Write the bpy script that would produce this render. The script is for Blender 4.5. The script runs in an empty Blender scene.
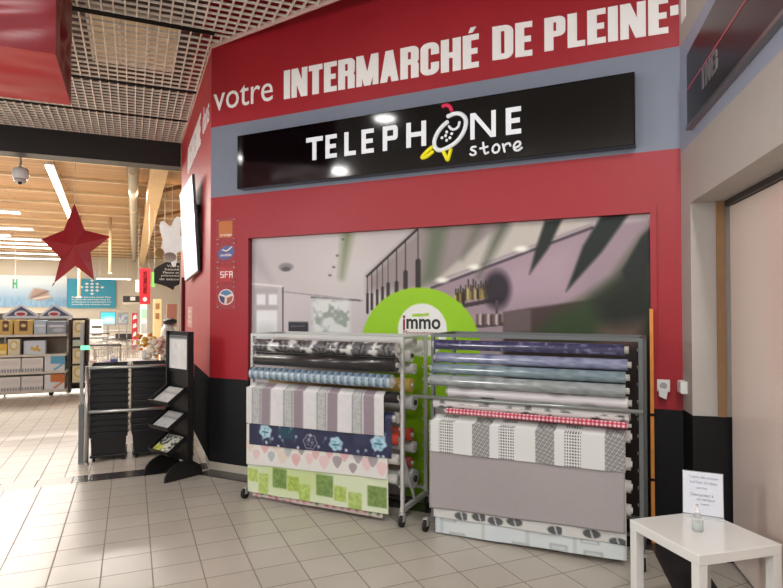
import bpy, math, random
import numpy as np
from mathutils import Matrix, Vector

rnd = random.Random(7)
scene = bpy.context.scene
col = scene.collection
FOC, EYE = 590.0, 1.65
PITCH = math.atan(12 / 590)

# ------------------------------------------------------------------ survey helpers
CAM = np.array([0, 0, EYE])
_fw = np.array([0, math.cos(PITCH), math.sin(PITCH)])
_up = np.array([0, -math.sin(PITCH), math.cos(PITCH)])
_rt = np.array([1.0, 0, 0])
def ray(x, y): return (x - 391.5) / FOC * _rt + _fw + (294 - y) / FOC * _up
def hit(x, y, P, n):
    r = ray(x, y)
    return CAM + np.dot(np.array(P) - CAM, n) / np.dot(r, n) * r
E_ = np.array([2.036, -1, 0.0]); E_ /= np.linalg.norm(E_)      # along the shop front
M_ = np.array([-E_[1], E_[0], 0])                              # into the shop front
A_ = np.array([-0.44, 1, 0.0]); A_ /= np.linalg.norm(A_)       # along the store aisle
V_ = np.array([A_[1], -A_[0], 0])                              # across the store aisle
R_ = np.array([-.235, -1, 0.0]); R_ /= np.linalg.norm(R_)      # along the right wall
P0 = np.array([-1.8478, 6.0084, 0.0])
P1 = P0 + E_ * 4.312
def pm(x, y, off=0.0):            # a measured point on the shop front (along, up)
    q = hit(x, y, P0 - M_ * off, M_)
    return float((q - P0) @ E_), float(q[2])
def pa(x, y, a0):                 # a measured point on a cross-plane of the store (across, up)
    q = hit(x, y, A_ * a0, A_)
    return float(q @ V_), float(q[2])
def pf(x, y, z=0.0):              # a measured point on a level (across, along)
    q = hit(x, y, (0, 0, z), (0, 0, 1.0))
    return float(q @ V_), float(q @ A_)

class Frame:
    def __init__(s, o, xdir):
        s.o = np.array(o, float); s.ang = math.atan2(xdir[1], xdir[0])
        s.x = np.array([math.cos(s.ang), math.sin(s.ang), 0]); s.y = np.array([-s.x[1], s.x[0], 0])
    def w(s, p): return s.o + s.x * p[0] + s.y * p[1] + np.array([0, 0, p[2]])
FM = Frame(P0, E_)           # shop front: x right, y into wall
FF = Frame(P0, -A_)          # side facet: x towards viewer, y into wall
FS = Frame((0, 0, 0), V_)    # store: x across, y along aisle
FR = Frame(P1, R_)           # right wall: x towards viewer, y into wall
FW = Frame((0, 0, 0), (1, 0))

# ------------------------------------------------------------------ materials
def lin(c):
    out = []
    for v in c[:3]:
        v = v / 255.0
        out.append(v / 12.92 if v <= .04045 else ((v + .055) / 1.055) ** 2.4)
    return out
def np_lin(a):
    a = np.clip(a, 0, 255) / 255.0
    return np.where(a <= .04045, a / 12.92, ((a + .055) / 1.055) ** 2.4)
_m = {}
def mat(name, rgb, rough=.5, metal=0, spec=.5, emit=0, noise=0, nscale=8, trans=0, coat=0, bump=0, alpha=1):
    if name in _m: return _m[name]
    m = bpy.data.materials.new(name); m.use_nodes = True
    nt = m.node_tree; b = nt.nodes['Principled BSDF']
    c = lin(rgb)
    b.inputs['Base Color'].default_value = (*c, 1)
    b.inputs['Roughness'].default_value = rough
    b.inputs['Metallic'].default_value = metal
    b.inputs['Specular IOR Level'].default_value = spec
    b.inputs['Transmission Weight'].default_value = trans
    b.inputs['Coat Weight'].default_value = coat
    b.inputs['Alpha'].default_value = alpha
    if emit:
        b.inputs['Emission Color'].default_value = (*c, 1); b.inputs['Emission Strength'].default_value = emit
    if noise or bump:
        tc = nt.nodes.new('ShaderNodeTexCoord'); n = nt.nodes.new('ShaderNodeTexNoise')
        n.inputs['Scale'].default_value = nscale; n.inputs['Detail'].default_value = 4
        nt.links.new(tc.outputs['Object'], n.inputs['Vector'])
        if noise:
            mx = nt.nodes.new('ShaderNodeMix'); mx.data_type = 'RGBA'
            mx.inputs[6].default_value = (*[v * (1 - noise) for v in c], 1)
            mx.inputs[7].default_value = (*[min(1, v * (1 + noise)) for v in c], 1)
            nt.links.new(n.outputs['Fac'], mx.inputs[0]); nt.links.new(mx.outputs[2], b.inputs['Base Color'])
        if bump:
            bp = nt.nodes.new('ShaderNodeBump'); bp.inputs['Strength'].default_value = bump; bp.inputs['Distance'].default_value = .02
            nt.links.new(n.outputs['Fac'], bp.inputs['Height']); nt.links.new(bp.outputs[0], b.inputs['Normal'])
    _m[name] = m
    return m
def paint_mat(name, rough=.6, coat=0, emit=0, spec=.4):
    if name in _m: return _m[name]
    m = bpy.data.materials.new(name); m.use_nodes = True
    nt = m.node_tree; b = nt.nodes['Principled BSDF']
    a = nt.nodes.new('ShaderNodeAttribute'); a.attribute_name = 'Col'
    nt.links.new(a.outputs['Color'], b.inputs['Base Color'])
    b.inputs['Roughness'].default_value = rough; b.inputs['Coat Weight'].default_value = coat
    b.inputs['Specular IOR Level'].default_value = spec
    if emit:
        nt.links.new(a.outputs['Color'], b.inputs['Emission Color']); b.inputs['Emission Strength'].default_value = emit
    _m[name] = m
    return m
def tile_mat(name, bw, bh, ox, oy, c1, c2, cm, rough, mortar=.006):
    m = bpy.data.materials.new(name); m.use_nodes = True
    nt = m.node_tree; b = nt.nodes['Principled BSDF']
    tc = nt.nodes.new('ShaderNodeTexCoord'); mp = nt.nodes.new('ShaderNodeMapping')
    mp.inputs['Location'].default_value = (-ox, -oy, 0)
    br = nt.nodes.new('ShaderNodeTexBrick')
    br.offset = 0; br.squash = 1
    br.inputs['Scale'].default_value = 1
    br.inputs['Brick Width'].default_value = bw; br.inputs['Row Height'].default_value = bh
    br.inputs['Mortar Size'].default_value = mortar; br.inputs['Mortar Smooth'].default_value = .2
    br.inputs['Color1'].default_value = (*lin(c1), 1); br.inputs['Color2'].default_value = (*lin(c2), 1)
    br.inputs['Mortar'].default_value = (*lin(cm), 1)
    nt.links.new(tc.outputs['Object'], mp.inputs[0]); nt.links.new(mp.outputs[0], br.inputs['Vector'])
    no = nt.nodes.new('ShaderNodeTexNoise'); no.inputs['Scale'].default_value = 2.2; no.inputs['Detail'].default_value = 6
    nt.links.new(tc.outputs['Object'], no.inputs['Vector'])
    rp = nt.nodes.new('ShaderNodeMapRange'); rp.inputs[3].default_value = .86; rp.inputs[4].default_value = 1.1
    nt.links.new(no.outputs['Fac'], rp.inputs[0])
    mx = nt.nodes.new('ShaderNodeMix'); mx.data_type = 'RGBA'; mx.blend_type = 'MULTIPLY'; mx.inputs[0].default_value = 1
    nt.links.new(br.outputs['Color'], mx.inputs[6]); nt.links.new(rp.outputs[0], mx.inputs[7])
    nt.links.new(mx.outputs[2], b.inputs['Base Color'])
    r2 = nt.nodes.new('ShaderNodeMapRange'); r2.inputs[3].default_value = rough; r2.inputs[4].default_value = .75
    nt.links.new(br.outputs['Fac'], r2.inputs[0]); nt.links.new(r2.outputs[0], b.inputs['Roughness'])
    bp = nt.nodes.new('ShaderNodeBump'); bp.invert = True; bp.inputs['Strength'].default_value = .25; bp.inputs['Distance'].default_value = .004
    nt.links.new(br.outputs['Fac'], bp.inputs['Height']); nt.links.new(bp.outputs[0], b.inputs['Normal'])
    b.inputs['Specular IOR Level'].default_value = .5
    return m
def plank_mat(name, c1, c2):
    m = bpy.data.materials.new(name); m.use_nodes = True
    nt = m.node_tree; b = nt.nodes['Principled BSDF']
    tc = nt.nodes.new('ShaderNodeTexCoord')
    br = nt.nodes.new('ShaderNodeTexBrick'); br.offset = .5
    br.inputs['Scale'].default_value = 1; br.inputs['Brick Width'].default_value = 3.0; br.inputs['Row Height'].default_value = .3
    br.inputs['Mortar Size'].default_value = .012
    br.inputs['Color1'].default_value = (*lin(c1), 1); br.inputs['Color2'].default_value = (*lin(c2), 1)
    br.inputs['Mortar'].default_value = (*lin((110, 70, 35)), 1)
    nt.links.new(tc.outputs['Object'], br.inputs['Vector'])
    no = nt.nodes.new('ShaderNodeTexNoise'); no.inputs['Scale'].default_value = 1.5
    mp = nt.nodes.new('ShaderNodeMapping'); mp.inputs['Scale'].default_value = (1, 8, 1)
    nt.links.new(tc.outputs['Object'], mp.inputs[0]); nt.links.new(mp.outputs[0], no.inputs['Vector'])
    rp = nt.nodes.new('ShaderNodeMapRange'); rp.inputs[3].default_value = .75; rp.inputs[4].default_value = 1.2
    nt.links.new(no.outputs['Fac'], rp.inputs[0])
    mx = nt.nodes.new('ShaderNodeMix'); mx.data_type = 'RGBA'; mx.blend_type = 'MULTIPLY'; mx.inputs[0].default_value = 1
    nt.links.new(br.outputs['Color'], mx.inputs[6]); nt.links.new(rp.outputs[0], mx.inputs[7])
    nt.links.new(mx.outputs[2], b.inputs['Base Color']); b.inputs['Roughness'].default_value = .55
    return m

# ------------------------------------------------------------------ mesh builder
class MB:
    def __init__(s): s.v = []; s.f = []; s.mi = []; s.sm = []; s.c = {}
    def face(s, idx, mi=0, sm=False): s.f.append(tuple(idx)); s.mi.append(mi); s.sm.append(sm)
    def box(s, x0, x1, y0, y1, z0, z1, mi=0):
        n = len(s.v)
        s.v += [(x0, y0, z0), (x1, y0, z0), (x1, y1, z0), (x0, y1, z0), (x0, y0, z1), (x1, y0, z1), (x1, y1, z1), (x0, y1, z1)]
        for q in ((0, 3, 2, 1), (4, 5, 6, 7), (0, 1, 5, 4), (1, 2, 6, 5), (2, 3, 7, 6), (3, 0, 4, 7)): s.face([n + i for i in q], mi)
        return s
    def hexa(s, pts, mi=0):      # 8 points, bottom loop then top loop
        n = len(s.v); s.v += [tuple(p) for p in pts]
        for q in ((0, 3, 2, 1), (4, 5, 6, 7), (0, 1, 5, 4), (1, 2, 6, 5), (2, 3, 7, 6), (3, 0, 4, 7)): s.face([n + i for i in q], mi)
        return s
    def bar(s, p0, p1, w, h, mi=0, up=(0, 0, 1)):
        p0, p1 = Vector(p0), Vector(p1); d = (p1 - p0).normalized(); u = Vector(up)
        if abs(d.dot(u)) > .98: u = Vector((0, 1, 0))
        sd = d.cross(u).normalized() * (w / 2); uu = sd.cross(d).normalized() * (h / 2)
        return s.hexa([p0 - sd - uu, p0 + sd - uu, p1 + sd - uu, p1 - sd - uu, p0 - sd + uu, p0 + sd + uu, p1 + sd + uu, p1 - sd + uu], mi)
    def cyl(s, p0, p1, r0, r1=None, n=16, mi=0, cap=True):
        return s.tube([p0, p1], [r0, r0 if r1 is None else r1], n, mi, cap)
    def tube(s, pts, r, n=8, mi=0, cap=True, squash=None):
        pts = [Vector(p) for p in pts]
        rs = r if isinstance(r, (list, tuple)) else [r] * len(pts)
        base = len(s.v); ref = None
        for i, p in enumerate(pts):
            d = (pts[min(i + 1, len(pts) - 1)] - pts[max(i - 1, 0)]).normalized()
            if ref is None: ref = Vector((0, 0, 1)) if abs(d.z) < .9 else Vector((1, 0, 0))
            sd = d.cross(ref)
            if sd.length < 1e-4: sd = d.cross(Vector((.3, 1, .2)))
            sd.normalize(); u = sd.cross(d).normalized(); ref = u
            for k in range(n):
                t = 2 * math.pi * k / n
                q = sd * math.cos(t) * rs[i] + u * math.sin(t) * rs[i]
                if squash: q = Vector((q.x * squash[0], q.y * squash[1], q.z * squash[2]))
                s.v.append(tuple(p + q))
        for i in range(len(pts) - 1):
            for k in range(n):
                a, b = base + i * n + k, base + i * n + (k + 1) % n
                s.face((a, a + n, b + n, b), mi, True)
        if cap:
            s.face([base + k for k in range(n)], mi); s.face([base + (len(pts) - 1) * n + k for k in reversed(range(n))], mi)
        return s
    def lathe(s, prof, c=(0, 0, 0), n=20, mi=0):
        base = len(s.v)
        for r, z in prof:
            for k in range(n):
                t = 2 * math.pi * k / n
                s.v.append((c[0] + r * math.cos(t), c[1] + r * math.sin(t), c[2] + z))
        for i in range(len(prof) - 1):
            for k in range(n):
                a, b = base + i * n + k, base + i * n + (k + 1) % n
                s.face((a, b, b + n, a + n), mi, True)
        s.face([base + k for k in reversed(range(n))], mi); s.face([base + (len(prof) - 1) * n + k for k in range(n)], mi)
        return s
    def prism(s, poly, y0, y1, mi=0):      # polygon in x,z extruded along y
        n = len(s.v); k = len(poly)
        s.v += [(x, y0, z) for x, z in poly] + [(x, y1, z) for x, z in poly]
        s.face(range(n, n + k), mi); s.face(reversed(range(n + k, n + 2 * k)), mi)
        for i in range(k): s.face((n + i, n + k + i, n + k + (i + 1) % k, n + (i + 1) % k), mi)
        return s
    def strip(s, outer, inner, y0, y1, mi=0):
        for i in range(len(outer) - 1):
            s.prism([outer[i], outer[i + 1], inner[i + 1], inner[i]], y0, y1, mi)
        return s
    def ball(s, c, r, sc=(1, 1, 1), n=12, mi=0):
        prof = [(max(1e-4, r * math.sin(math.pi * i / n)), -r * math.cos(math.pi * i / n)) for i in range(n + 1)]
        b = len(s.v); s.lathe(prof, (0, 0, 0), n * 2, mi)
        for i in range(b, len(s.v)):
            x, y, z = s.v[i]; s.v[i] = (c[0] + x * sc[0], c[1] + y * sc[1], c[2] + z * sc[2])
        return s
    def grid(s, fn, nu, nv, colfn=None, mi=0, sm=True):   # fn(U,V)->x,y,z arrays, colfn(U,V)->rgb 0..255
        U, V = np.meshgrid(np.linspace(0, 1, nu + 1), np.linspace(0, 1, nv + 1))
        X, Y, Z = fn(U, V)
        X, Y, Z = [np.broadcast_to(q, U.shape).ravel() for q in (X, Y, Z)]
        b = len(s.v); s.v += list(zip(X.tolist(), Y.tolist(), Z.tolist()))
        if colfn is not None: s.c[b] = np_lin(colfn(U, V).reshape(-1, 3))
        w = nu + 1
        for j in range(nv):
            for i in range(nu):
                a = b + j * w + i
                s.face((a, a + w, a + w + 1, a + 1), mi, sm)
        return s
    def xf(s, M):
        s.v = [tuple(M @ Vector(p)) for p in s.v]; return s
    def build(s, name, mats, parent=None, frame=None, loc=(0, 0, 0), rot=0, bevel=0):
        me = bpy.data.meshes.new(name); me.from_pydata(s.v, [], s.f)
        for m in (mats if isinstance(mats, (list, tuple)) else [mats]): me.materials.append(m)
        me.polygons.foreach_set('material_index', s.mi); me.polygons.foreach_set('use_smooth', s.sm)
        if s.c:
            at = me.color_attributes.new('Col', 'FLOAT_COLOR', 'POINT')
            buf = np.ones((len(s.v), 4), np.float32)
            for b, a in s.c.items(): buf[b:b + len(a), :3] = a
            at.data.foreach_set('color', buf.ravel())
        me.update()
        o = bpy.data.objects.new(name, me); col.objects.link(o)
        if parent: o.parent = parent
        place(o, frame, loc, rot)
        if bevel:
            b = o.modifiers.new('Bevel', 'BEVEL'); b.width = bevel; b.segments = 2; b.limit_method = 'ANGLE'
        return o
def place(o, frame, loc, rot=0):
    if frame is not None:
        o.location = frame.w(loc); o.rotation_euler = (0, 0, frame.ang + rot)
    else:
        o.location = loc; o.rotation_euler = (0, 0, rot)
def tag(o, label, cat, group=None, kind=None):
    o['label'] = label; o['category'] = cat
    if group: o['group'] = group
    if kind: o['kind'] = kind
    return o
def thing(name, label, cat, frame, loc, rot=0, group=None):
    o = bpy.data.objects.new(name, None); col.objects.link(o); o.empty_display_size = .1
    place(o, frame, loc, rot)
    return tag(o, label, cat, group)
def struct(o):
    o['kind'] = 'structure'; return o
def dup(root, loc, label, frame=None, rot=0, group=None):
    r = root.copy(); col.objects.link(r); place(r, frame, loc, rot); r['label'] = label
    if group: r['group'] = group
    for ch in list(root.children):
        c = ch.copy(); col.objects.link(c); c.parent = r
        for g in ch.children:
            d = g.copy(); col.objects.link(d); d.parent = c
    return r
def text_mb(mb, s, x, z, size, y0=0, xs=1.0, bold=0, align='LEFT', mi=0, shear=0, depth=.002):
    cu = bpy.data.curves.new('lettering_source', 'FONT'); cu.body = s; cu.size = size; cu.extrude = depth; cu.offset = bold * size
    cu.align_x = align; cu.shear = shear; cu.resolution_u = 3
    o = bpy.data.objects.new('lettering_source', cu); col.objects.link(o)
    bpy.context.view_layer.update()
    dg = bpy.context.evaluated_depsgraph_get()
    me = bpy.data.meshes.new_from_object(o.evaluated_get(dg))
    b = len(mb.v)
    mb.v += [(x + v.co.x * xs, y0 - v.co.z, z + v.co.y) for v in me.vertices]
    for p in me.polygons: mb.face([b + i for i in p.vertices], mi)
    bpy.data.objects.remove(o); bpy.data.meshes.remove(me); bpy.data.curves.remove(cu)
    return mb

# ------------------------------------------------------------------ block lettering (heavy condensed capitals)
def arc(cx, cy, rx, ry, a0, a1, n=6):
    return [(cx + rx * math.cos(math.radians(a0 + (a1 - a0) * i / n)), cy + ry * math.sin(math.radians(a0 + (a1 - a0) * i / n))) for i in range(n + 1)]
def bowl(x0, x1, y0, y1, tx, ty, r):
    ri = max(r - tx, .01)
    out = [(x0, y1)] + arc(x1 - r, y1 - r, r, r, 90, 0) + arc(x1 - r, y0 + r, r, r, 0, -90) + [(x0, y0)]
    inn = [(x0, y1 - ty)] + arc(x1 - tx - ri, y1 - ty - ri, ri, ri, 90, 0) + arc(x1 - tx - ri, y0 + ty + ri, ri, ri, 0, -90) + [(x0, y0 + ty)]
    return out, inn
def rect(x0, x1, y0, y1): return [(x0, y0), (x1, y0), (x1, y1), (x0, y1)]
def glyph(ch, w, sw, bt):
    """polygons of a capital letter of height 1, width w, stem sw, bar thickness bt"""
    P = []; S = None
    acc = ch == 'É' or ch == 'È'
    c = 'E' if acc else ch
    if c == 'I': P = [rect(0, sw, 0, 1)]
    elif c == 'N': P = [rect(0, sw * .85, 0, 1), rect(w - sw * .85, w, 0, 1), [(0, 1), (w - sw, 0), (w, 0), (sw, 1)]]
    elif c == 'T': P = [rect(0, w, 1 - bt * 1.1, 1), rect(w / 2 - sw / 2, w / 2 + sw / 2, 0, 1)]
    elif c == 'E': P = [rect(0, sw, 0, 1), rect(0, w, 0, bt), rect(0, w, 1 - bt, 1), rect(0, w * .92, .5 - bt / 2, .5 + bt / 2)]
    elif c == 'F': P = [rect(0, sw, 0, 1), rect(0, w, 1 - bt, 1), rect(0, w * .92, .5 - bt / 2, .5 + bt / 2)]
    elif c == 'L': P = [rect(0, sw, 0, 1), rect(0, w, 0, bt)]
    elif c == 'H': P = [rect(0, sw, 0, 1), rect(w - sw, w, 0, 1), rect(0, w, .5 - bt / 2, .5 + bt / 2)]
    elif c == 'P': P = [rect(0, sw, 0, 1)]; S = [bowl(sw * .5, w, .4, 1, sw, bt, .16)]
    elif c == 'R': P = [rect(0, sw, 0, 1), rect(w - sw, w, 0, .42), [(w - sw, .42), (w, .42), (w - sw * .4, .56), (w - sw * 1.3, .5)]]; S = [bowl(sw * .5, w, .43, 1, sw, bt, .16)]
    elif c == 'B': P = [rect(0, sw, 0, 1)]; S = [bowl(sw * .5, w * .97, .46, 1, sw, bt, .15), bowl(sw * .5, w, 0, .58, sw, bt, .15)]
    elif c == 'D': P = [rect(0, sw, 0, 1)]; S = [bowl(sw * .5, w, 0, 1, sw, bt, .2)]
    elif c == 'M': P = [rect(0, sw * .8, 0, 1), rect(w - sw * .8, w, 0, 1), [(0, 1), (w / 2 - sw * .45, 0), (w / 2 + sw * .45, 0), (sw, 1)], [(w, 1), (w - sw, 1), (w / 2 - sw * .45, 0), (w / 2 + sw * .45, 0)]]
    elif c == 'A': P = [[(0, 0), (sw * .95, 0), (w / 2 + sw * .5, 1), (w / 2 - sw * .5, 1)], [(w - sw * .95, 0), (w, 0), (w / 2 + sw * .5, 1), (w / 2 - sw * .5, 1)], rect(w * .22, w * .78, .18, .18 + bt * .9)]
    elif c == 'V': P = [[(0, 1), (w / 2 - sw * .5, 0), (w / 2 + sw * .5, 0), (sw, 1)], [(w, 1), (w - sw, 1), (w / 2 - sw * .5, 0), (w / 2 + sw * .5, 0)]]
    elif c in 'COGU':
        r = .2; ri = .04
        P = [rect(0, sw, r, 1 - r)] if c != 'U' else [rect(0, sw, r, 1), rect(w - sw, w, r, 1)]
        def ring(a, b, yb):
            return [a, b]
        top = (arc(r, 1 - r, r, r, 180, 90) + arc(w - r, 1 - r, r, r, 90, 0), arc(sw + ri, 1 - bt - ri, ri, ri, 180, 90) + arc(w - sw - ri, 1 - bt - ri, ri, ri, 90, 0))
        bot = (arc(r, r, r, r, 180, 270) + arc(w - r, r, r, r, 270, 360), arc(sw + ri, bt + ri, ri, ri, 180, 270) + arc(w - sw - ri, bt + ri, ri, ri, 270, 360))
        S = [bot] + ([top] if c != 'U' else [])
        if c != 'U':
            P += [[(0, r), (sw, bt + ri), (sw, 1 - bt - ri), (0, 1 - r)]]
        if c == 'O': P += [[(w, r), (w, 1 - r), (w - sw, 1 - bt - ri), (w - sw, bt + ri)]]
        if c in 'CG': P += [rect(w - sw, w, .62, 1 - r), rect(w - sw, w, r, .38)]
        if c == 'G': P += [rect(w * .5, w, .38, .38 + bt)]
    elif c == 'S':
        P = [rect(0, w, 0, bt), rect(0, w, 1 - bt, 1), rect(0, w, .5 - bt / 2, .5 + bt / 2), rect(0, sw, .5, 1), rect(w - sw, w, 0, .5)]
    elif c == '-': P = [rect(0, w, .36, .36 + bt * 1.3)]
    if ch == 'É': P.append([(w * .35, 1.06), (w * .62, 1.06), (w * .85, 1.22), (w * .5, 1.22)])
    if ch == 'È': P.append([(w * .38, 1.06), (w * .65, 1.06), (w * .5, 1.22), (w * .15, 1.22)])
    return P, S or []
def word(mb, s, x0, x1, z0, z1, ws, sw, bt, gap, y0, y1, mi=0):
    """set the word between x0 and x1; ws = letter widths relative to height"""
    wl = [ws.get(c, ws['*']) for c in s]
    tot = sum(wl) + gap * (len(s) - 1); h = z1 - z0; k = (x1 - x0) / tot
    x = x0
    for c, w in zip(s, wl):
        P, S = glyph(c, w, sw, bt)
        fx = lambda p: (x + p[0] * k, z0 + p[1] * h)
        j = 0
        for p in P: mb.prism([fx(q) for q in p], y0 - j * 3e-4, y1, mi); j += 1
        for o_, i_ in S: mb.strip([fx(q) for q in o_], [fx(q) for q in i_], y0 - j * 3e-4, y1, mi); j += 1
        x += (w + gap) * k
    return mb

# ------------------------------------------------------------------ painting helpers (printed patterns on real sheets)
def C(r, g, b): return np.array([r, g, b], float)
def over(img, mask, c): return img * (1 - mask[..., None]) + np.array(c, float) * mask[..., None]
def sst(x, e): return np.clip(.5 - x / (2 * e), 0, 1)              # inside where x<0, soft edge e
def m_rect(X, Y, x0, x1, y0, y1, e=.003): return sst(x0 - X, e) * sst(X - x1, e) * sst(y0 - Y, e) * sst(Y - y1, e)
def m_ell(X, Y, cx, cy, rx, ry, e=.1): return sst(np.hypot((X - cx) / rx, (Y - cy) / ry) - 1, e)
def m_line(X, Y, p, q, w, e=.003, w1=None):
    px, py = p; dx, dy = q[0] - px, q[1] - py; L = dx * dx + dy * dy + 1e-12
    t = np.clip(((X - px) * dx + (Y - py) * dy) / L, 0, 1)
    ww = w if w1 is None else w + (w1 - w) * t
    return sst(np.hypot(X - px - t * dx, Y - py - t * dy) - ww / 2, e)
def m_poly(X, Y, pts, e=.01):       # convex or simple polygon with a soft edge
    ins = np.zeros(X.shape, bool); d = np.full(X.shape, 1e9); n = len(pts)
    for i in range(n):
        (x1, y1), (x2, y2) = pts[i], pts[(i + 1) % n]
        cr = ((y1 > Y) != (y2 > Y)) & (X < (x2 - x1) * (Y - y1) / (y2 - y1 + 1e-12) + x1); ins ^= cr
        dx, dy = x2 - x1, y2 - y1; t = np.clip(((X - x1) * dx + (Y - y1) * dy) / (dx * dx + dy * dy + 1e-12), 0, 1)
        d = np.minimum(d, np.hypot(X - x1 - t * dx, Y - y1 - t * dy))
    return sst(np.where(ins, -d, d), e)
def vnoise(X, Y, sc, seed=0):
    x, y = X * sc, Y * sc; xi, yi = np.floor(x), np.floor(y); fx, fy = x - xi, y - yi
    fx = fx * fx * (3 - 2 * fx); fy = fy * fy * (3 - 2 * fy)
    def h(a, b):
        s = np.sin(a * 127.1 + b * 311.7 + seed * 74.7) * 43758.5453; return s - np.floor(s)
    return (h(xi, yi) * (1 - fx) + h(xi + 1, yi) * fx) * (1 - fy) + (h(xi, yi + 1) * (1 - fx) + h(xi + 1, yi + 1) * fx) * fy
def full(X, c): return np.ones(X.shape + (3,)) * np.array(c, float)

# ================================================================== THE SETTING
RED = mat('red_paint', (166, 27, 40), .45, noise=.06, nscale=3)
RED_LIT = mat('red_paint_lit_facet', (190, 46, 56), .5, noise=.05, nscale=3)  # lighter copy of the red, with the light on the facet in the colour
RED_D = mat('red_door_and_shade', (110, 6, 16), .4)
BLACK = mat('black_plinth', (22, 22, 24), .5, noise=.15, spec=.3)
BLACK_F = mat('black_plinth_facet', (22, 22, 24), .9, spec=.02)
GREY = mat('grey_band', (126, 134, 150), .5, noise=.04)
BEIGE = mat('beige_wall', (184, 178, 172), .7, noise=.05)
BEIGE_D = mat('beige_reveal', (138, 132, 126), .7, noise=.05)
SKIRT = mat('skirting_tile', (196, 188, 172), .3)
PALE_T = mat('pale_trim', (226, 190, 182), .5)
FLOOR = tile_mat('mall_tiles', .29, .272, .13, 4.03, (188, 182, 170), (180, 174, 162), (138, 130, 118), .3, .0045)
FLOOR2 = tile_mat('store_tiles', .21, .3, .05, .1, (206, 197, 182), (198, 189, 174), (160, 149, 134), .38, .005)
STRIP = tile_mat('dark_tiles', .30, 2.0, .1, 0, (70, 66, 66), (62, 58, 58), (40, 38, 38), .25)
STRIP_L = tile_mat('mid_tiles', .30, 2.0, .1, 0, (166, 159, 148), (158, 151, 142), (120, 112, 102), .35)
DARKS = mat('dark_border_tile', (64, 60, 60), .25)
WHITE = mat('white_plastic', (232, 232, 230), .4)
GRIDM = mat('grid_white', (240, 232, 220), .5)
DARKV = mat('plenum_dark', (100, 90, 82), .9)
BEAMD = mat('dark_beam', (30, 27, 26), .5)

def slab(name, frame, x0, x1, y0, y1, z0, z1, m):
    return struct(MB().box(x0, x1, y0, y1, z0, z1).build(name, m, frame=frame))
slab('floor', FS, -10, 7, -4, 6.25, -.1, 0, FLOOR)
slab('floor_store', FS, -24, 14, 6.5, 42, -.1, 0, FLOOR2)
slab('trim_1', FS, -.47, 6, 6.25, 6.5, -.1, 0, STRIP)
slab('trim_2', FS, -10, -.47, 6.25, 6.5, -.1, 0, STRIP_L)
slab('trim_3', FM, .02, 4.28, -.2, 0, -.02, .002, DARKS)
slab('trim_4', FR, .03, 4.2, -.23, .03, -.02, .0025, DARKS)

CZ = 4.32
w = MB()
def pier(x0, x1, d):
    w.box(x0, x1, 0, d, 0, .08, 2); w.box(x0, x1, 0, d, .08, .925, 1); w.box(x0, x1, 0, d, .925, 2.315, 0)
pier(0, .498, .3)
w.box(4.113, 4.312, 0, .3, 0, .925, 1); w.box(4.113, 4.312, 0, .3, .925, 2.315, 0)
w.box(0, 4.312, 0, .3, 2.315, 2.755, 0); w.box(0, 4.312, 0, .3, 2.755, 3.475, 3); w.box(0, 4.312, 0, .3, 3.475, 5.1, 0)
struct(w.build('wall_front', [RED, BLACK, SKIRT, GREY], frame=FM))
slab('wall_recess', FM, .4, 4.2, .1, .2, 0, 2.4, BLACK)
# painted frame round the recess
fr = MB().box(4.113, 4.155, -.015, .02, .925, 2.36).box(.455, 4.113, -.012, .02, 2.315, 2.36).box(.463, .498, -.012, .02, .925, 2.315)
struct(fr.build('trim_5', RED, frame=FM))
w = MB()
w.box(-3.96, 0, 0, .3, 0, .08, 2); w.box(-3.96, 0, 0, .3, .08, .925, 1); w.box(-3.96, 0, 0, .3, .925, 5.1, 0)
struct(w.build('wall_left', [RED_LIT, BLACK_F, SKIRT], frame=FF))
d = MB().box(-3.95, -3.12, -.02, .02, 0, 2.03).box(-3.2, -3.12, -.05, .02, 0, 2.08)
struct(d.build('door_1', RED_D, frame=FF))
# right wall: narrow pier, upper wall, deep recess with closed panel
w = MB()
w.box(0, .245, 0, .34, 0, .935, 1); w.box(0, .245, 0, .34, .935, 2.33, 0)
w.box(0, 5.5, 0, .34, 2.33, 2.72, 0); w.box(0, 5.5, 0, .34, 2.72, 3.46, 2); w.box(0, 5.5, 0, .34, 3.46, 5.1, 0)
struct(w.build('wall_right', [BEIGE, BLACK, mat('bluish_band', (156, 164, 184), .5)], frame=FR))
slab('trim_6', FR, .2455, .262, .15, .2, .935, 2.33, mat('wood_edge', (150, 116, 80), .5, noise=.2, nscale=20))
slab('wall_recess_right', FR, .2, 5.5, .262, .34, 0, 2.33, mat('recess_dark', (22, 20, 20), .6))
PANEL = mat('shutter_panel', (240, 222, 212), .25, noise=.05, nscale=1.2, coat=.3)
slab('door_2', FR, .275, 1.62, .225, .262, .02, 2.29, PANEL)
slab('door_3', FR, 1.66, 3.2, .225, .262, .02, 2.29, PANEL)
slab('trim_7', FR, .246, 5.0, .2, .2245, 2.295, 2.33, mat('rail_dark', (48, 42, 40), .4))

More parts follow.
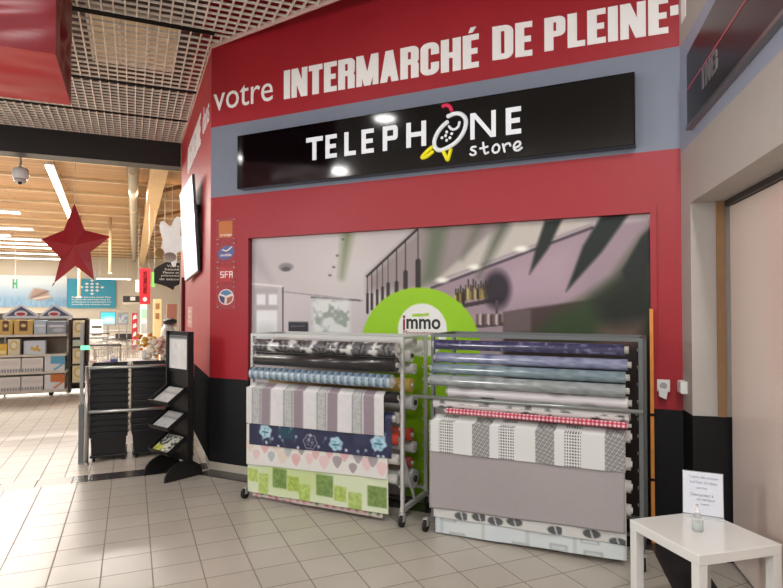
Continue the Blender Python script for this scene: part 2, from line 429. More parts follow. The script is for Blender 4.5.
# open-cell ceiling, cut back from the shop front so the wall rises past it
def vmax(a): return .7285 if a > 6.244 else .7285 + (6.244 - a) * .618
def amax(v): return 10.2 if v < .7285 else 6.244 - (v - .7285) / .618
GAPS = [(-3.0, 5.90, .11), (6.0, 7.66, .13), (7.75, 8.92, .11), (9.0, 10.2, .11)]
STEP = .0975
g = MB()
v = -7.0
while v < 5.2:
    am = amax(v)
    for a0, a1, _ in GAPS:
        b = min(a1, am)
        if b > a0 + .02: g.box(v - .006, v + .006, a0, b, CZ, CZ + .03)
    v += STEP
for a0, a1, st_ in GAPS:
    n = int((a1 - a0) / st_)
    for i in range(n + 1):
        a = a0 + (a1 - a0) * i / n
        g.box(-7.0, min(vmax(a), 5.2) - .005, a - .004, a + .004, CZ + .004, CZ + .026)
struct(g.build('ceiling', GRIDM, frame=FS))
slab('ceiling_plenum', FS, -9, 7.5, -4, 10.4, 5.1, 5.2, DARKV)
for i_, (ja, jb) in enumerate(((5.91, 5.99), (7.67, 7.74), (8.93, 8.99))):
    struct(MB().box(-7, min(vmax(ja), .72), ja, jb, CZ - .002, CZ + .03).build('ceiling_joint', mat('joint_black', (20, 18, 17), .8, spec=.1), frame=FS))
# pale edge strip where the ceiling stops
e0 = FS.w((.7285, 6.244, CZ)); e1 = FS.w((vmax(.5), .5, CZ)); e2 = FS.w((.722, 10.2, CZ))
struct(MB().bar(e0, e1, .012, .05).build('trim_8', PALE_T))
struct(MB().bar(e0, e2, .012, .05).build('trim_9', PALE_T))
slab('beam_entrance', FS, -10, .715, 10.2, 10.55, 3.93, 5.1, BEAMD)

# grille tray of an old light set above the cells
lt = thing('ceiling_light', 'recessed ceiling light tray glowing warm above the open grid', 'ceiling light', FS, (.0, 6.83, 4.46))
MB().box(-.42, .42, -.62, .62, .03, .06).build('diffuser', mat('warm_diffuser', (214, 194, 158), .6, emit=.1), lt)
fmb = MB()
for x in (-.42, -.14, .14, .42): fmb.box(x - .012, x + .012, -.64, .64, -.02, .03)
for y in (-.63, .63): fmb.box(-.43, .43, y - .012, y + .012, -.02, .03)
fmb.build('frame', GRIDM, lt)

# ================================================================== LETTERING ON THE WALLS
LET = mat('white_vinyl_glow', (244, 242, 240), .5, emit=.06)  # vinyl given a slight glow so the letters read whiter
sp = lambda x, y: pm(x, y)
HW = {'I': .2, 'N': .5, 'T': .42, 'E': .38, 'R': .48, 'M': .62, 'A': .5, 'C': .47, 'H': .49, 'É': .38, 'D': .48, 'P': .46, 'L': .37, '*': .46, '-': .24}
mb = MB()
b0 = sp(228, 108.6)[1]
t1 = text_mb(MB(), 'votre', 0, 0, .4, -.003)
xs_ = [p[0] for p in t1.v]; sx = (sp(273, 100)[0] - .035) / (max(xs_) - min(xs_)); x0_ = min(xs_)
zs_ = [p[2] for p in t1.v]; xh = sp(228, 88.5)[1] - b0
sz = (sp(165, 80)[1] * 0 + xh) / (.4 * .54)
t1.v = [(.035 + (p[0] - x0_) * sx, p[1], b0 + p[2] * sz) for p in t1.v]
tag(t1.build('wall_lettering', LET, frame=FM), 'thin white lowercase word votre on the red wall', 'lettering')
for s, xa, ya, ta, xb, yb_, lb in (('INTERMARCHÉ', 284, 99.5, 71, 479, 67, 'bold white word INTERMARCHÉ across the red wall'), ('DE', 492.5, 60.6, 27, 532.5, 55.5, 'bold white word DE between two longer words'), ('PLEINE', 544.5, 51.8, 18.5, 668.5, 33, 'bold white word PLEINE near the right corner')):
    zb = pm(xa, ya)[1]; zt = pm(xa, ta)[1]
    mb = word(MB(), s, pm(xa, ya)[0], pm(xb, yb_)[0], zb, zt, HW, .2, .17, .045, -.004, .001)
    x0, x1 = pm(xa, ya)[0], pm(xb, yb_)[0]; dz = pm(xb, yb_)[1] - zb
    mb.v = [(q[0], q[1], q[2] + dz * (q[0] - x0) / (x1 - x0)) for q in mb.v]
    tag(mb.build('wall_lettering', LET, frame=FM), lb, 'lettering')
mb = MB().box(4.255, 4.308, -.004, .001, 3.70, 3.77)
tag(mb.build('wall_lettering', LET, frame=FM), 'white hyphen at the right end of the red wall', 'lettering')
# facet: BIENVENUE dans
mb = word(MB(), 'BIENVENUE', -2.74, -1.0, 3.56, 3.93, HW, .2, .17, .045, -.004, .001)
tag(mb.build('wall_lettering', LET, frame=FF), 'bold white word BIENVENUE on the receding red facet', 'lettering')
t1 = text_mb(MB(), 'dans', 0, 0, .4, -.003); xs_ = [p[0] for p in t1.v]
sx = .62 / (max(xs_) - min(xs_)); t1.v = [(-.78 + (p[0] - min(xs_)) * sx, p[1], 3.6 + p[2] * 1.05) for p in t1.v]
tag(t1.build('wall_lettering', LET, frame=FF), 'thin white word dans on the receding red facet', 'lettering')
mb = word(MB(), 'FOUGERES', .07, 2.2, 3.6, 3.98, {'*': .46, 'S': .42, 'E': .38}, .2, .17, .05, -.004, .001)
tag(mb.build('wall_lettering', LET, frame=FR), 'bold white word FOUGERES above the sign on the beige wall', 'lettering')

# ================================================================== SHOP SIGNS
GLOSS = mat('black_acrylic', (6, 6, 8), .085, spec=.4)
GLOSS_D = mat('black_edge', (14, 14, 16), .3)
OFF = .11
sg = thing('shop_sign', 'long glossy black TELEPHONE store sign on the grey band', 'sign', FM, (2.2, 0, 3.09))
lx = lambda px, py: (pm(px, py, OFF)[0] - 2.2, pm(px, py, OFF)[1] - 3.09)
xl, xr = lx(237, 160)[0], lx(635, 110)[0]
zt_, zb_ = (lx(237, 136)[1] + lx(635, 71)[1]) / 2, (lx(237, 188)[1] + lx(635, 146)[1]) / 2
MB().box(xl, xr, -OFF, 0, zb_, zt_).build('sign_box', GLOSS, sg, bevel=.006)
mb = MB()
SIGNW = mat('sign_white', (238, 242, 248), .4, emit=.12)
TELE = [('T', 306.5, 323), ('E', 325.8, 337), ('L', 344.6, 356), ('E', 361.8, 374), ('P', 383, 398), ('H', 406.5, 426.3), ('N', 470.5, 496), ('E', 506, 521.3)]
base = (lx(312, 160)[1] + lx(521, 134)[1]) / 2; top = (lx(312, 137.3)[1] + lx(521, 106.5)[1]) / 2
for c, xa, xb in TELE:
    a_, b_ = lx(xa, 140)[0], lx(xb, 140)[0]
    h = top - base; wr = (b_ - a_) / h
    word(mb, c, a_, b_, base, top, {'*': wr}, .2, .18, 0, -OFF - .006, -OFF - .001)
mb.build('lettering', SIGNW, sg)
# handset emblem standing for the O
zz = lambda x, y: (400 + x * .1788, 90 + y * .1788)
def ink(mb, pts, r, n=8, y=-OFF - .005, off=OFF, conv=None):
    pts = [(lx(*zz(*p)) if conv is None else conv(*p)) for p in pts]
    # smooth the stroke
    fine = []
    P = [pts[0]] + pts + [pts[-1]]
    for i in range(1, len(P) - 2):
        for t in np.linspace(0, 1, 6)[:-1 if i < len(P) - 3 else None]:
            q = [.5 * (2 * P[i][k] + (P[i + 1][k] - P[i - 1][k]) * t + (2 * P[i - 1][k] - 5 * P[i][k] + 4 * P[i + 1][k] - P[i + 2][k]) * t * t + (3 * P[i][k] - P[i - 1][k] - 3 * P[i + 1][k] + P[i + 2][k]) * t ** 3) for k in (0, 1)]
            fine.append((q[0], y, q[1]))
    mb.tube(fine, r, 8)
    for e in (fine[0], fine[-1]): mb.ball(e, r, n=6)
em = MB()
ink(em, [(272, 148), (305, 134), (340, 135), (366, 160), (368, 200), (352, 245), (318, 290), (270, 322), (225, 338), (198, 322), (194, 285), (212, 240), (238, 205), (264, 182)], .018)
ink(em, [(276, 205), (290, 219), (310, 220), (328, 205), (333, 182)], .011)
for p in ((262, 236), (290, 245), (236, 268), (262, 282), (256, 256), (280, 268)):
    q = lx(*zz(*p)); em.ball((q[0], -OFF - .004, q[1]), .013, (1, .5, 1), 6)
em.build('handset_emblem', SIGNW, sg)
em = MB(); ink(em, [(243, 92), (262, 86), (280, 94), (290, 114)], .016)
em.build('red_tuft', mat('sign_pink', (226, 40, 86), .4, emit=.1), sg)
em = MB(); YEL = mat('sign_yellow', (236, 226, 20), .4, emit=.15)
ink(em, [(178, 322), (150, 346), (124, 378), (150, 374), (182, 348)], .016)
em.build('yellow_foot', YEL, sg); em = MB()
ink(em, [(244, 346), (256, 370), (268, 392), (277, 365), (285, 336)], .016)
em.build('yellow_foot', YEL, sg)
em = MB()
for st in ([(424, 318), (404, 322), (400, 334), (420, 344), (424, 358), (408, 366), (394, 360)], [(466, 296), (470, 330), (478, 356), (494, 350)], [(450, 328), (470, 324), (490, 318)],
           [(536, 306), (522, 320), (520, 342), (534, 352), (552, 342), (556, 320), (546, 306), (536, 306)], [(576, 304), (582, 326), (586, 346)], [(580, 322), (594, 304), (612, 300), (618, 312)],
           [(638, 326), (660, 318), (674, 304), (668, 290), (650, 294), (638, 314), (644, 336), (664, 338), (682, 324)]):
    ink(em, st, .009)
em.build('script_lettering', SIGNW, sg)

# sign on the right wall
def pr(x, y, off=0):
    n = np.array([R_[1], -R_[0], 0]); q = hit(x, y, P1 + n * off, n)
    return float((q - P1) @ R_), float(q[2])
sx0 = (pr(684.5, 59, .03)[0] + pr(689, 125, .03)[0]) / 2; sz1 = pr(684.5, 59, .03)[1] - 3.1; sz0 = pr(689, 125, .03)[1] - 3.1
pz = pr(687.5, 90, .03)[1] - 3.1
s2 = thing('shop_sign', 'dark unlit acrylic sign with pink line on the right beige wall', 'sign', FR, (0, 0, 3.1))
XE = 3.0
def edge(pa_, pb_):      # height of a straight edge of the sign along the wall
    (xa, za), (xb, zb_) = pr(*pa_, .03), pr(*pb_, .03)
    return lambda x: za + (zb_ - za) * (x - xa) / (xb - xa) - 3.1
eb, et, ep = edge((689, 125), (783, 11)), edge((684.5, 59), (715.3, 0)), edge((687.5, 90), (746.3, 0))
def band(lo, hi, x0, x1, y0, y1):
    return MB().hexa([(x0, y0, lo(x0)), (x1, y0, lo(x1)), (x1, y1, lo(x1)), (x0, y1, lo(x0)), (x0, y0, hi(x0)), (x1, y0, hi(x1)), (x1, y1, hi(x1)), (x0, y1, hi(x0))])
band(eb, et, sx0, XE, -.03, 0).build('sign_box', mat('dark_acrylic', (34, 26, 28), .3), s2, bevel=.004)
band(lambda x: eb(x) - .022, lambda x: eb(x) - .0005, sx0, XE, -.04, 0).build('bottom_rail', mat('brushed_alu', (150, 146, 142), .35, .9), s2)
band(lambda x: ep(x) - .005, lambda x: ep(x) + .005, sx0 + .02, XE, -.0325, -.0295).build('pink_line', mat('pink_line', (188, 84, 96), .4, emit=.05), s2)  # line carries a faint added glow although the sign is unlit
iA, iB = pr(702, 72, .03), pr(717.5, 72, .03); iz0 = pr(702, 91, .03)[1] - 3.1; iz1 = pr(702, 69, .03)[1] - 3.1
mb = word(MB(), 'ING', iA[0], iB[0], iz0, iz1, {'I': .3, '*': .62}, .2, .18, .1, -.033, -.0295)
mb.v = [(q[0], q[1], q[2] + eb(q[0]) - eb(iA[0])) for q in mb.v]
mb.build('lettering', mat('ghost_grey', (112, 108, 110), .4), s2)

# operator stickers beside the recess
CLEAR = mat('clear_plate', (214, 130, 132), .08, spec=.6, alpha=.1)
def sticker(px, py0, py1, label):
    x, z0 = pm(px - 1.2, py1); z1 = pm(px, py0)[1]
    t = thing('operator_plate', label, 'plate', FM, (x, 0, z0), group='operator plates beside the recess')
    h = z1 - z0; t.scale = (1.32, 1, 1)
    MB().box(-.095, .095, -.012, -.006, 0, h).build('clear_plate', CLEAR, t)
    for sx in (-.08, .08):
        for z in (.02, h - .02): MB().cyl((sx, -.014, z), (sx, 0, z), .005, n=8).build('screw', mat('steel_screw', (190, 186, 182), .3, .8), t)
    return t, h
def disc(mb, x, z, rx, rz, y0, y1, tilt=0, n=24):
    return mb.prism([(x + rx * math.cos(k) * math.cos(tilt) - rz * math.sin(k) * math.sin(tilt), z + rx * math.cos(k) * math.sin(tilt) + rz * math.sin(k) * math.cos(tilt)) for k in [2 * math.pi * i / n for i in range(n)]], y0, y1)
t, h = sticker(227.5, 218, 241, 'clear plate with an orange square, topmost of the plates')
MB().prism(rect(-.072, .062, .035, h - .03), -.005, -.001).build('orange_square', mat('orange_sq', (214, 130, 46), .5), t)
text_mb(MB(), 'orange', -.06, .05, .042, -.0055).build('lettering', LET, t)
t, h = sticker(227.5, 241.5, 264, 'clear plate with a tilted blue oval logo')
disc(MB(), 0, h / 2, .085, .066, -.005, -.001, .5).build('blue_oval', mat('logo_blue', (30, 110, 176), .4), t)
text_mb(MB(), 'mobile', -.055, h / 2 - .035, .04, -.0055, bold=.01).build('lettering', LET, t)
mb = MB(); ink(mb, [(-.03, .03 + h / 2), (.01, h / 2 + .02), (.055, h / 2 + .055)], .007, y=-.006, conv=lambda a, b: (a, b)); mb.build('swoosh', LET, t)
t, h = sticker(227.5, 265.5, 284, 'clear plate with white letters SFR on red')
MB().prism(rect(-.062, .07, .02, h - .015), -.005, -.001).build('red_square', mat('logo_red', (196, 30, 40), .5), t)
word(MB(), 'SFR', -.055, .066, h / 2 - .03, h / 2 + .035, {'*': .62}, .15, .15, .16, -.0075, -.0052).build('lettering', LET, t)
t, h = sticker(227.5, 285, 309, 'clear plate with a round blue and orange logo, lowest of the plates')
disc(MB(), 0, h / 2, .075, .08, -.005, -.003).build('white_disc', LET, t)
mb = MB()
mb.prism([(0, h / 2 + .012)] + arc(0, h / 2, .064, .069, 30, 150, 8), -.0065, -.004, 0)
mb.prism([(-.012, h / 2 - .004)] + arc(0, h / 2, .064, .069, 165, 255, 8), -.0065, -.004, 1)
mb.prism([(.012, h / 2 - .008)] + arc(0, h / 2, .064, .069, 275, 370, 8), -.0065, -.004, 2)
mb.build('logo_segments', [mat('logo_teal', (50, 140, 180), .4), mat('logo_navy', (40, 60, 110), .4), mat('logo_brown', (176, 90, 50), .4)], t)
# faint notice on the facet
nt_ = thing('wall_notice', 'faint translucent notice stuck on the receding red facet', 'notice', FF, (-2.2, 0, 1.36))
MB().prism(rect(-.35, .35, 0, .28), -.004, -.001).build('sheet', mat('notice_film', (226, 150, 146), .4), nt_)
mb = MB()
for i in range(3): mb.prism(rect(-.28, .28 - i * .07, .06 + i * .07, .09 + i * .07), -.0055, -.004)
mb.build('print', mat('notice_print', (240, 196, 190), .5), nt_)

# white screen on the facet
tv = thing('wall_screen', 'large white lit screen tilted off the red facet', 'screen', FF, (-1.42, 0, 2.04))
def tvp(x, z, d):      # local sheet point: bottom near wall, top leaning out
    return (x, -(.02 + .065 * z + .02 * (-x + .7)) - d, z - .05 * (-x + .7) * (1.1 - z) * .8)
def slabx(mb, x0, x1, z0, z1, d0, d1):
    return mb.hexa([tvp(x0, z0, d1), tvp(x1, z0, d1), tvp(x1, z0, d0), tvp(x0, z0, d0), tvp(x0, z1, d1), tvp(x1, z1, d1), tvp(x1, z1, d0), tvp(x0, z1, d0)])
slabx(MB(), -.7, .7, 0, 1.1, 0, .03).build('casing', mat('tv_black', (16, 14, 16), .3), tv)
slabx(MB(), -.69, .69, .012, 1.088, .03, .034).build('panel', mat('tv_white', (236, 240, 242), .2, emit=.55), tv)
MB().box(-.3, .3, -.045, 0, .75, .82).build('bracket', mat('tv_bracket', (30, 28, 28), .5), tv)
# ================================================================== THE PRINTED MURAL IN THE RECESS
MOFF = -.045
mp_ = lambda x, y: pm(x, y, MOFF)
ms0, ms1, mz0, mz1 = .475, 4.14, .02, 2.335
def Z1(x, y): return mp_(240 + x * .2554, 215 + y * .2554)      # survey sheet of the left half
def Z2(x, y): return mp_(430 + x * .3063, 200 + y * .3063)      # survey sheet of the right half
def mural_paint(U, Vv):
    X = ms0 + (ms1 - ms0) * U; Y = mz0 + (mz1 - mz0) * Vv
    img = full(X, (196, 186, 188))
    n = vnoise(X, Y, 1.6, 3)
    img += (n[..., None] - .5) * 14
    # bright middle of the pale room ceiling
    img = over(img, .55 * np.exp(-((X - 1.55) / .6) ** 2 - ((Y - 1.95) / .5) ** 2), (222, 214, 214))
    img = over(img, .5 * m_poly(X, Y, [Z1(35, 100), Z1(35, 190), Z1(130, 270), Z1(60, 95)], .05), (168, 160, 166))
    # lower wall and windows
    img = over(img, .5 * m_poly(X, Y, [Z1(35, 280), Z1(470, 330), Z1(470, 520), Z1(35, 520)], .03), (206, 196, 200))
    img = over(img, m_rect(X, Y, Z1(55, 0)[0], Z1(150, 0)[0], .6, Z1(60, 285)[1], .012), (184, 176, 180))
    for a, b, c, d in ((65, 310, 100, 352), (112, 310, 146, 352), (65, 372, 146, 500)):
        p, q = Z1(a, b), Z1(c, d); img = over(img, m_rect(X, Y, p[0], q[0], q[1], p[1], .01), (232, 230, 234))
    img = over(img, .6 * m_rect(X, Y, Z1(65, 0)[0], Z1(146, 0)[0], Z1(65, 500)[1], Z1(65, 440)[1], .08), (150, 160, 158))
    img = over(img, m_line(X, Y, Z1(40, 268), Z1(165, 280), .02), (226, 220, 222))
    img = over(img, .8 * m_line(X, Y, Z1(165, 300), Z1(480, 335), .012), (150, 142, 148))
    img = over(img, m_line(X, Y, Z1(168, 285), Z1(168, 470), .018), (88, 82, 90))
    img = over(img, m_line(X, Y, Z1(279, 322), Z1(470, 335), .014), (96, 92, 98))
    p, q = Z1(285, 330), Z1(430, 480); win = m_rect(X, Y, p[0], q[0], q[1], p[1], .03)
    img = over(img, win, (222, 222, 222))
    blot = np.clip((vnoise(X, Y, 14, 1) * .6 + vnoise(X, Y, 30, 2) * .4 - .48) * 5, 0, 1)
    img = over(img, win * blot * .75, (140, 150, 138))
    p, q = Z1(190, 418), Z1(267, 482); img = over(img, m_rect(X, Y, p[0], q[0], q[1], p[1], .008), (58, 56, 66))
    img = over(img, .8 * m_line(X, Y, Z1(195, 462), Z1(262, 464), .016), (190, 184, 186))
    img = over(img, .7 * m_line(X, Y, Z1(200, 436), Z1(252, 434), .012), (130, 128, 134))
    img = over(img, m_ell(X, Y, *Z1(180, 204), .085, .04, .2), (150, 140, 146)); img = over(img, m_ell(X, Y, *Z1(180, 212), .05, .022, .3), (104, 96, 102))
    for q in ((404, 95), (381, 159), (367, 204), (352, 236)): img = over(img, m_ell(X, Y, *Z1(*q), .018, .01, .4), (120, 112, 116))
    img = over(img, .75 * m_line(X, Y, Z1(420, 80), Z1(398, 240), .10, .05, .03), (108, 122, 82))
    # dim slope right of the lamp rail
    img = over(img, .85 * m_poly(X, Y, [Z1(690, 60), Z1(500, 240), Z1(500, 300), Z1(640, 300), Z2(20, 280), Z2(260, 60), Z2(20, 60)], .05), (150, 136, 136))
    img = over(img, .6 * m_poly(X, Y, [Z2(0, 90), Z2(60, 80), Z2(20, 260), Z2(-30, 280)], .05), (86, 108, 78))
    # pink wall, ceiling wedge and shelves on the right
    img = over(img, m_poly(X, Y, [Z2(5, 285), Z2(520, 92), Z2(720, 60), Z2(720, 500), Z2(5, 500)], .02), (166, 146, 156))
    img = over(img, .8 * m_poly(X, Y, [Z2(10, 270), Z2(150, 150), Z2(240, 80), Z2(500, 60), Z2(520, 85)], .02), (202, 194, 186))
    img = over(img, .5 * m_poly(X, Y, [Z2(200, 230), Z2(480, 120), Z2(470, 320), Z2(250, 350)], .12), (196, 168, 184))
    img = over(img, m_line(X, Y, Z2(5, 287), Z2(530, 90), .022, .006), (84, 72, 86))
    img = over(img, .8 * m_line(X, Y, Z2(5, 272), Z2(530, 78), .012, .01), (150, 132, 142))
    for q in ((298, 160), (146, 219), (40, 262)): img = over(img, m_ell(X, Y, *Z2(*q), .05, .022, .6), (252, 246, 236))
    # bottle shelves
    img = over(img, m_line(X, Y, Z2(110, 345), Z2(232, 322), .035), (74, 62, 66))
    k = random.Random(4)
    for i in range(15):
        bx = 84 + i * 8.2; by = 316 - i * .6 + (10 if i < 4 else 0); hh = k.choice((34, 44, 52))
        img = over(img, m_line(X, Y, Z2(bx, by + 8), Z2(bx, by - hh * .5), .032, .005), k.choice(((52, 44, 44), (150, 128, 70), (196, 176, 130), (70, 60, 40), (92, 84, 80))))
        img = over(img, m_line(X, Y, Z2(bx, by - hh * .5), Z2(bx, by - hh), .012, .005), (60, 52, 52))
    img = over(img, .92 * m_ell(X, Y, *Z2(218, 292), .11, .15, .28), (48, 40, 50))
    img = over(img, m_line(X, Y, Z2(218, 330), Z2(218, 375), .02), (92, 80, 88))
    img = over(img, m_line(X, Y, Z2(150, 412), Z2(235, 405), .03), (84, 72, 74))
    for i in range(9): img = over(img, m_line(X, Y, Z2(156 + i * 9, 402), Z2(156 + i * 9, 378), .03, .006), ((120, 96, 92), (198, 184, 182), (90, 74, 74))[i % 3])
    # dark counter and planting
    img = over(img, m_poly(X, Y, [Z2(240, 368), Z2(330, 352), Z2(720, 300), Z2(720, 520), Z2(240, 520)], .012), (84, 66, 64))
    img = over(img, m_poly(X, Y, [Z2(240, 366), Z2(330, 355), Z2(330, 430), Z2(240, 435)], .012), (112, 98, 98))
    img = over(img, m_poly(X, Y, [Z2(340, 440), Z2(400, 375), Z2(500, 325), Z2(600, 255), Z2(690, 130), Z2(730, 90), Z2(730, 470), Z2(340, 470)], .06), (62, 76, 48))
    img = over(img, .85 * m_poly(X, Y, [Z2(540, 330), Z2(650, 240), Z2(730, 150), Z2(730, 480), Z2(600, 480)], .08), (36, 38, 36))
    img = over(img, .8 * m_poly(X, Y, [Z2(560, 420), Z2(690, 400), Z2(690, 520), Z2(540, 520)], .08), (140, 110, 100))
    img = over(img, m_poly(X, Y, [mp_(505, 345), mp_(660, 345), mp_(660, 560), mp_(505, 560)], .05), (52, 42, 40))  # lower right of the print filled with dark brown behind the rack
    # dark palm blades
    for pts, c in (([Z2(375, 68), Z2(432, 62), Z2(385, 160), Z2(325, 242), Z2(345, 160)], (44, 50, 46)), ([Z2(560, 50), Z2(660, 30), Z2(560, 170), Z2(445, 298), Z2(500, 150)], (40, 48, 46)),
                   ([Z2(735, 75), Z2(735, 190), Z2(640, 280), Z2(628, 230), Z2(690, 120)], (42, 48, 44))):
        img = over(img, m_poly(X, Y, pts, .014), c)
    img = over(img, .8 * m_line(X, Y, Z2(240, 82), Z2(160, 250), .10, .04, .02), (92, 96, 84))
    img = over(img, .7 * m_line(X, Y, Z2(160, 85), Z2(105, 190), .08, .04, .02), (110, 112, 100))
    # pendant lamps on their rail
    img = over(img, m_line(X, Y, Z1(497, 240), Z1(695, 55), .022, .004), (52, 48, 46))
    for x, y0, y1, y2, wd in ((499, 240, 310, 382, .026), (516, 222, 310, 368, .026), (537, 203, 295, 355, .026), (558, 183, 285, 345, .028), (580, 163, 270, 322, .032), (613, 132, 265, 300, .036), (648, 100, 225, 285, .042), (697, 60, 182, 285, .05)):
        img = over(img, m_line(X, Y, Z1(x, y0), Z1(x, y1), .009, .003), (60, 54, 54))
        img = over(img, m_line(X, Y, Z1(x, y1), Z1(x, y2), wd, .004), (62, 54, 54))
    # green disc, stem and white disc
    xl_, xr_ = mp_(362, 345)[0], mp_(480, 345)[0]; cx, cz = (xl_ + xr_) / 2, mp_(421.5, 345)[1]; rx = (xr_ - xl_) / 2; rz = mp_(421, 287.5)[1] - cz
    img = over(img, m_ell(X, Y, cx, cz, rx, rz, .012), (158, 204, 40))
    img = over(img, m_rect(X, Y, mp_(406, 350)[0], mp_(431, 350)[0], .02, 1.3, .01), (150, 196, 40))
    wx, wz = (mp_(398, 330)[0] + mp_(447, 330)[0]) / 2, mp_(423, 330)[1]; img = over(img, m_ell(X, Y, wx, wz, (mp_(447, 330)[0] - mp_(398, 330)[0]) / 2, mp_(423, 303.5)[1] - wz, .02), (236, 234, 232))
    a, b = mp_(413, 315.5), mp_(428, 314.5); img = over(img, m_line(X, Y, a, b, .022), (164, 204, 60))
    a, b = mp_(411, 338.8), mp_(437, 338); img = over(img, .9 * m_line(X, Y, a, b, .03), (164, 204, 60))
    return np.clip(((img - 140) * 1.14 + 138) * np.array((.985, 1.0, .99)), 0, 255)
struct(MB().box(.4981, .4995, .003, .045, .925, 2.314).build('recess_shade', RED_D, frame=FM))  # dark strip paints the shade on the left side of the recess
mu = thing('wall_mural', 'large printed kitchen mural with green disc in the shop front recess', 'mural', FM, (0, 0, 0))
mb = MB(); mb.grid(lambda U, V: (ms0 + (ms1 - ms0) * U, .045 + 0 * U, mz0 + (mz1 - mz0) * V), 470, 270, mural_paint)
for f_ in range(len(mb.f)): mb.f[f_] = mb.f[f_][::-1]
mb.build('printed_sheet', paint_mat('mural_print', .5), mu)
BLK_T = mat('mural_black', (40, 36, 40), .5)
def fit_text(s, xa, xb, z0, hgt, y0, bold=0.0, width=None):
    t = text_mb(MB(), s, 0, 0, 1, y0, bold=bold, depth=.001)
    xs = [p[0] for p in t.v]; zs = [p[2] for p in t.v]; k = (xb - xa) / (max(xs) - min(xs)); kz = hgt / (max(zs) - min(zs))
    t.v = [(xa + (p[0] - min(xs)) * k, p[1], z0 + (p[2] - min(zs)) * kz) for p in t.v]; return t
p, q = mp_(403, 330), mp_(440.5, 319)
wI = mp_(406.5, 325)[0]
fit_text('i', p[0], wI - .012, p[1], q[1] - p[1] + .03, .043, .03).build('letter_red', mat('mural_red', (150, 40, 50), .5), mu)
fit_text('mmo', wI, q[0], p[1] + .01, q[1] - p[1] - .01, .043, .02).build('letters_black', BLK_T, mu)
p, q = mp_(403.5, 336), mp_(437, 331); fit_text('Mousquetaires', p[0], q[0], p[1], .05, .043).build('letters_small', mat('mural_red', (150, 40, 50), .5), mu)
for ch, y_ in (('C', 368), ('E', 380)):
    p = mp_(427.5, y_ - 4); fit_text(ch, p[0] - .035, p[0] + .05, p[1] - .09, .08, .043, .02).build('letter_white', LET, mu)

# ================================================================== OILCLOTH RACKS
STEEL_W = mat('pale_steel', (202, 202, 200), .35, .35)
STEEL_D = mat('grey_steel', (112, 116, 116), .4, .5)
RUB = mat('black_rubber', (20, 20, 20), .6)
def make_rack(label, s0, s1, zt, m, yf=-.52, yb=-.07):
    r = thing('fabric_rack', label, 'rack', FM, (s0, 0, 0), group='wheeled oilcloth racks before the mural')
    L = s1 - s0
    hook = MB().tube([(0, 0, 0), (0, -.018, 0), (0, -.026, .02)], .004, 6)
    hm = None
    for x in (.012, L - .012):
        for y in (yf, yb):
            u = MB().box(x - .0125, x + .0125, y - .0125, y + .0125, .13, zt).build('upright', m, r)
            for i in range(11):
                if hm is None:
                    o = hook.build('hook', m, u); hm = o.data
                else:
                    o = bpy.data.objects.new('hook', hm); col.objects.link(o); o.parent = u
                o.location = (x + (-.018 if x > .1 else .018), y, .28 + i * .108)
        MB().bar((x, yf - .02, .115), (x, yb + .02, .115), .03, .034, up=(0, 0, 1)).build('base_bar', m, r)
        MB().bar((x, yf, .52), (x, yf + .22, .14), .018, .018).build('brace', m, r)
        MB().box(x - .01, x + .01, yf, yb, zt - .02, zt).build('end_rail', m, r)
        for y in (yf - .03, yb + .02):
            f = MB().box(x - .016, x + .016, y - .02, y + .02, .07, .096)
            for dx in (-.016, .012): f.hexa([(x + dx, y - .025, .04), (x + dx + .004, y - .025, .04), (x + dx + .004, y + .012, .04), (x + dx, y + .012, .04), (x + dx, y - .02, .075), (x + dx + .004, y - .02, .075), (x + dx + .004, y + .02, .075), (x + dx, y + .02, .075)])
            cx_ = -.044 if x < .1 else .012; f.v = [(q[0] + cx_, q[1], q[2]) for q in f.v]
            c = f.build('caster', STEEL_W, r)
            MB().cyl((x + cx_ - .011, y - .008, .045), (x + cx_ + .011, y - .008, .045), .045, n=20).build('wheel', RUB, c)
    for y in (yf, yb): MB().bar((.02, y, zt - .012), (L - .02, y, zt - .012), .024, .024).build('top_rail', m, r)
    MB().bar((.02, yb, .16), (L - .02, yb, .16), .024, .024).build('bottom_rail', m, r)
    return r
make_rack('pale steel wheeled rack of oilcloth rolls with the green cloth lowest', .965, 2.42, 1.415, STEEL_W)
make_rack('dark grey steel rack of rolls behind the white table', 2.645, 4.085, 1.447, STEEL_D)

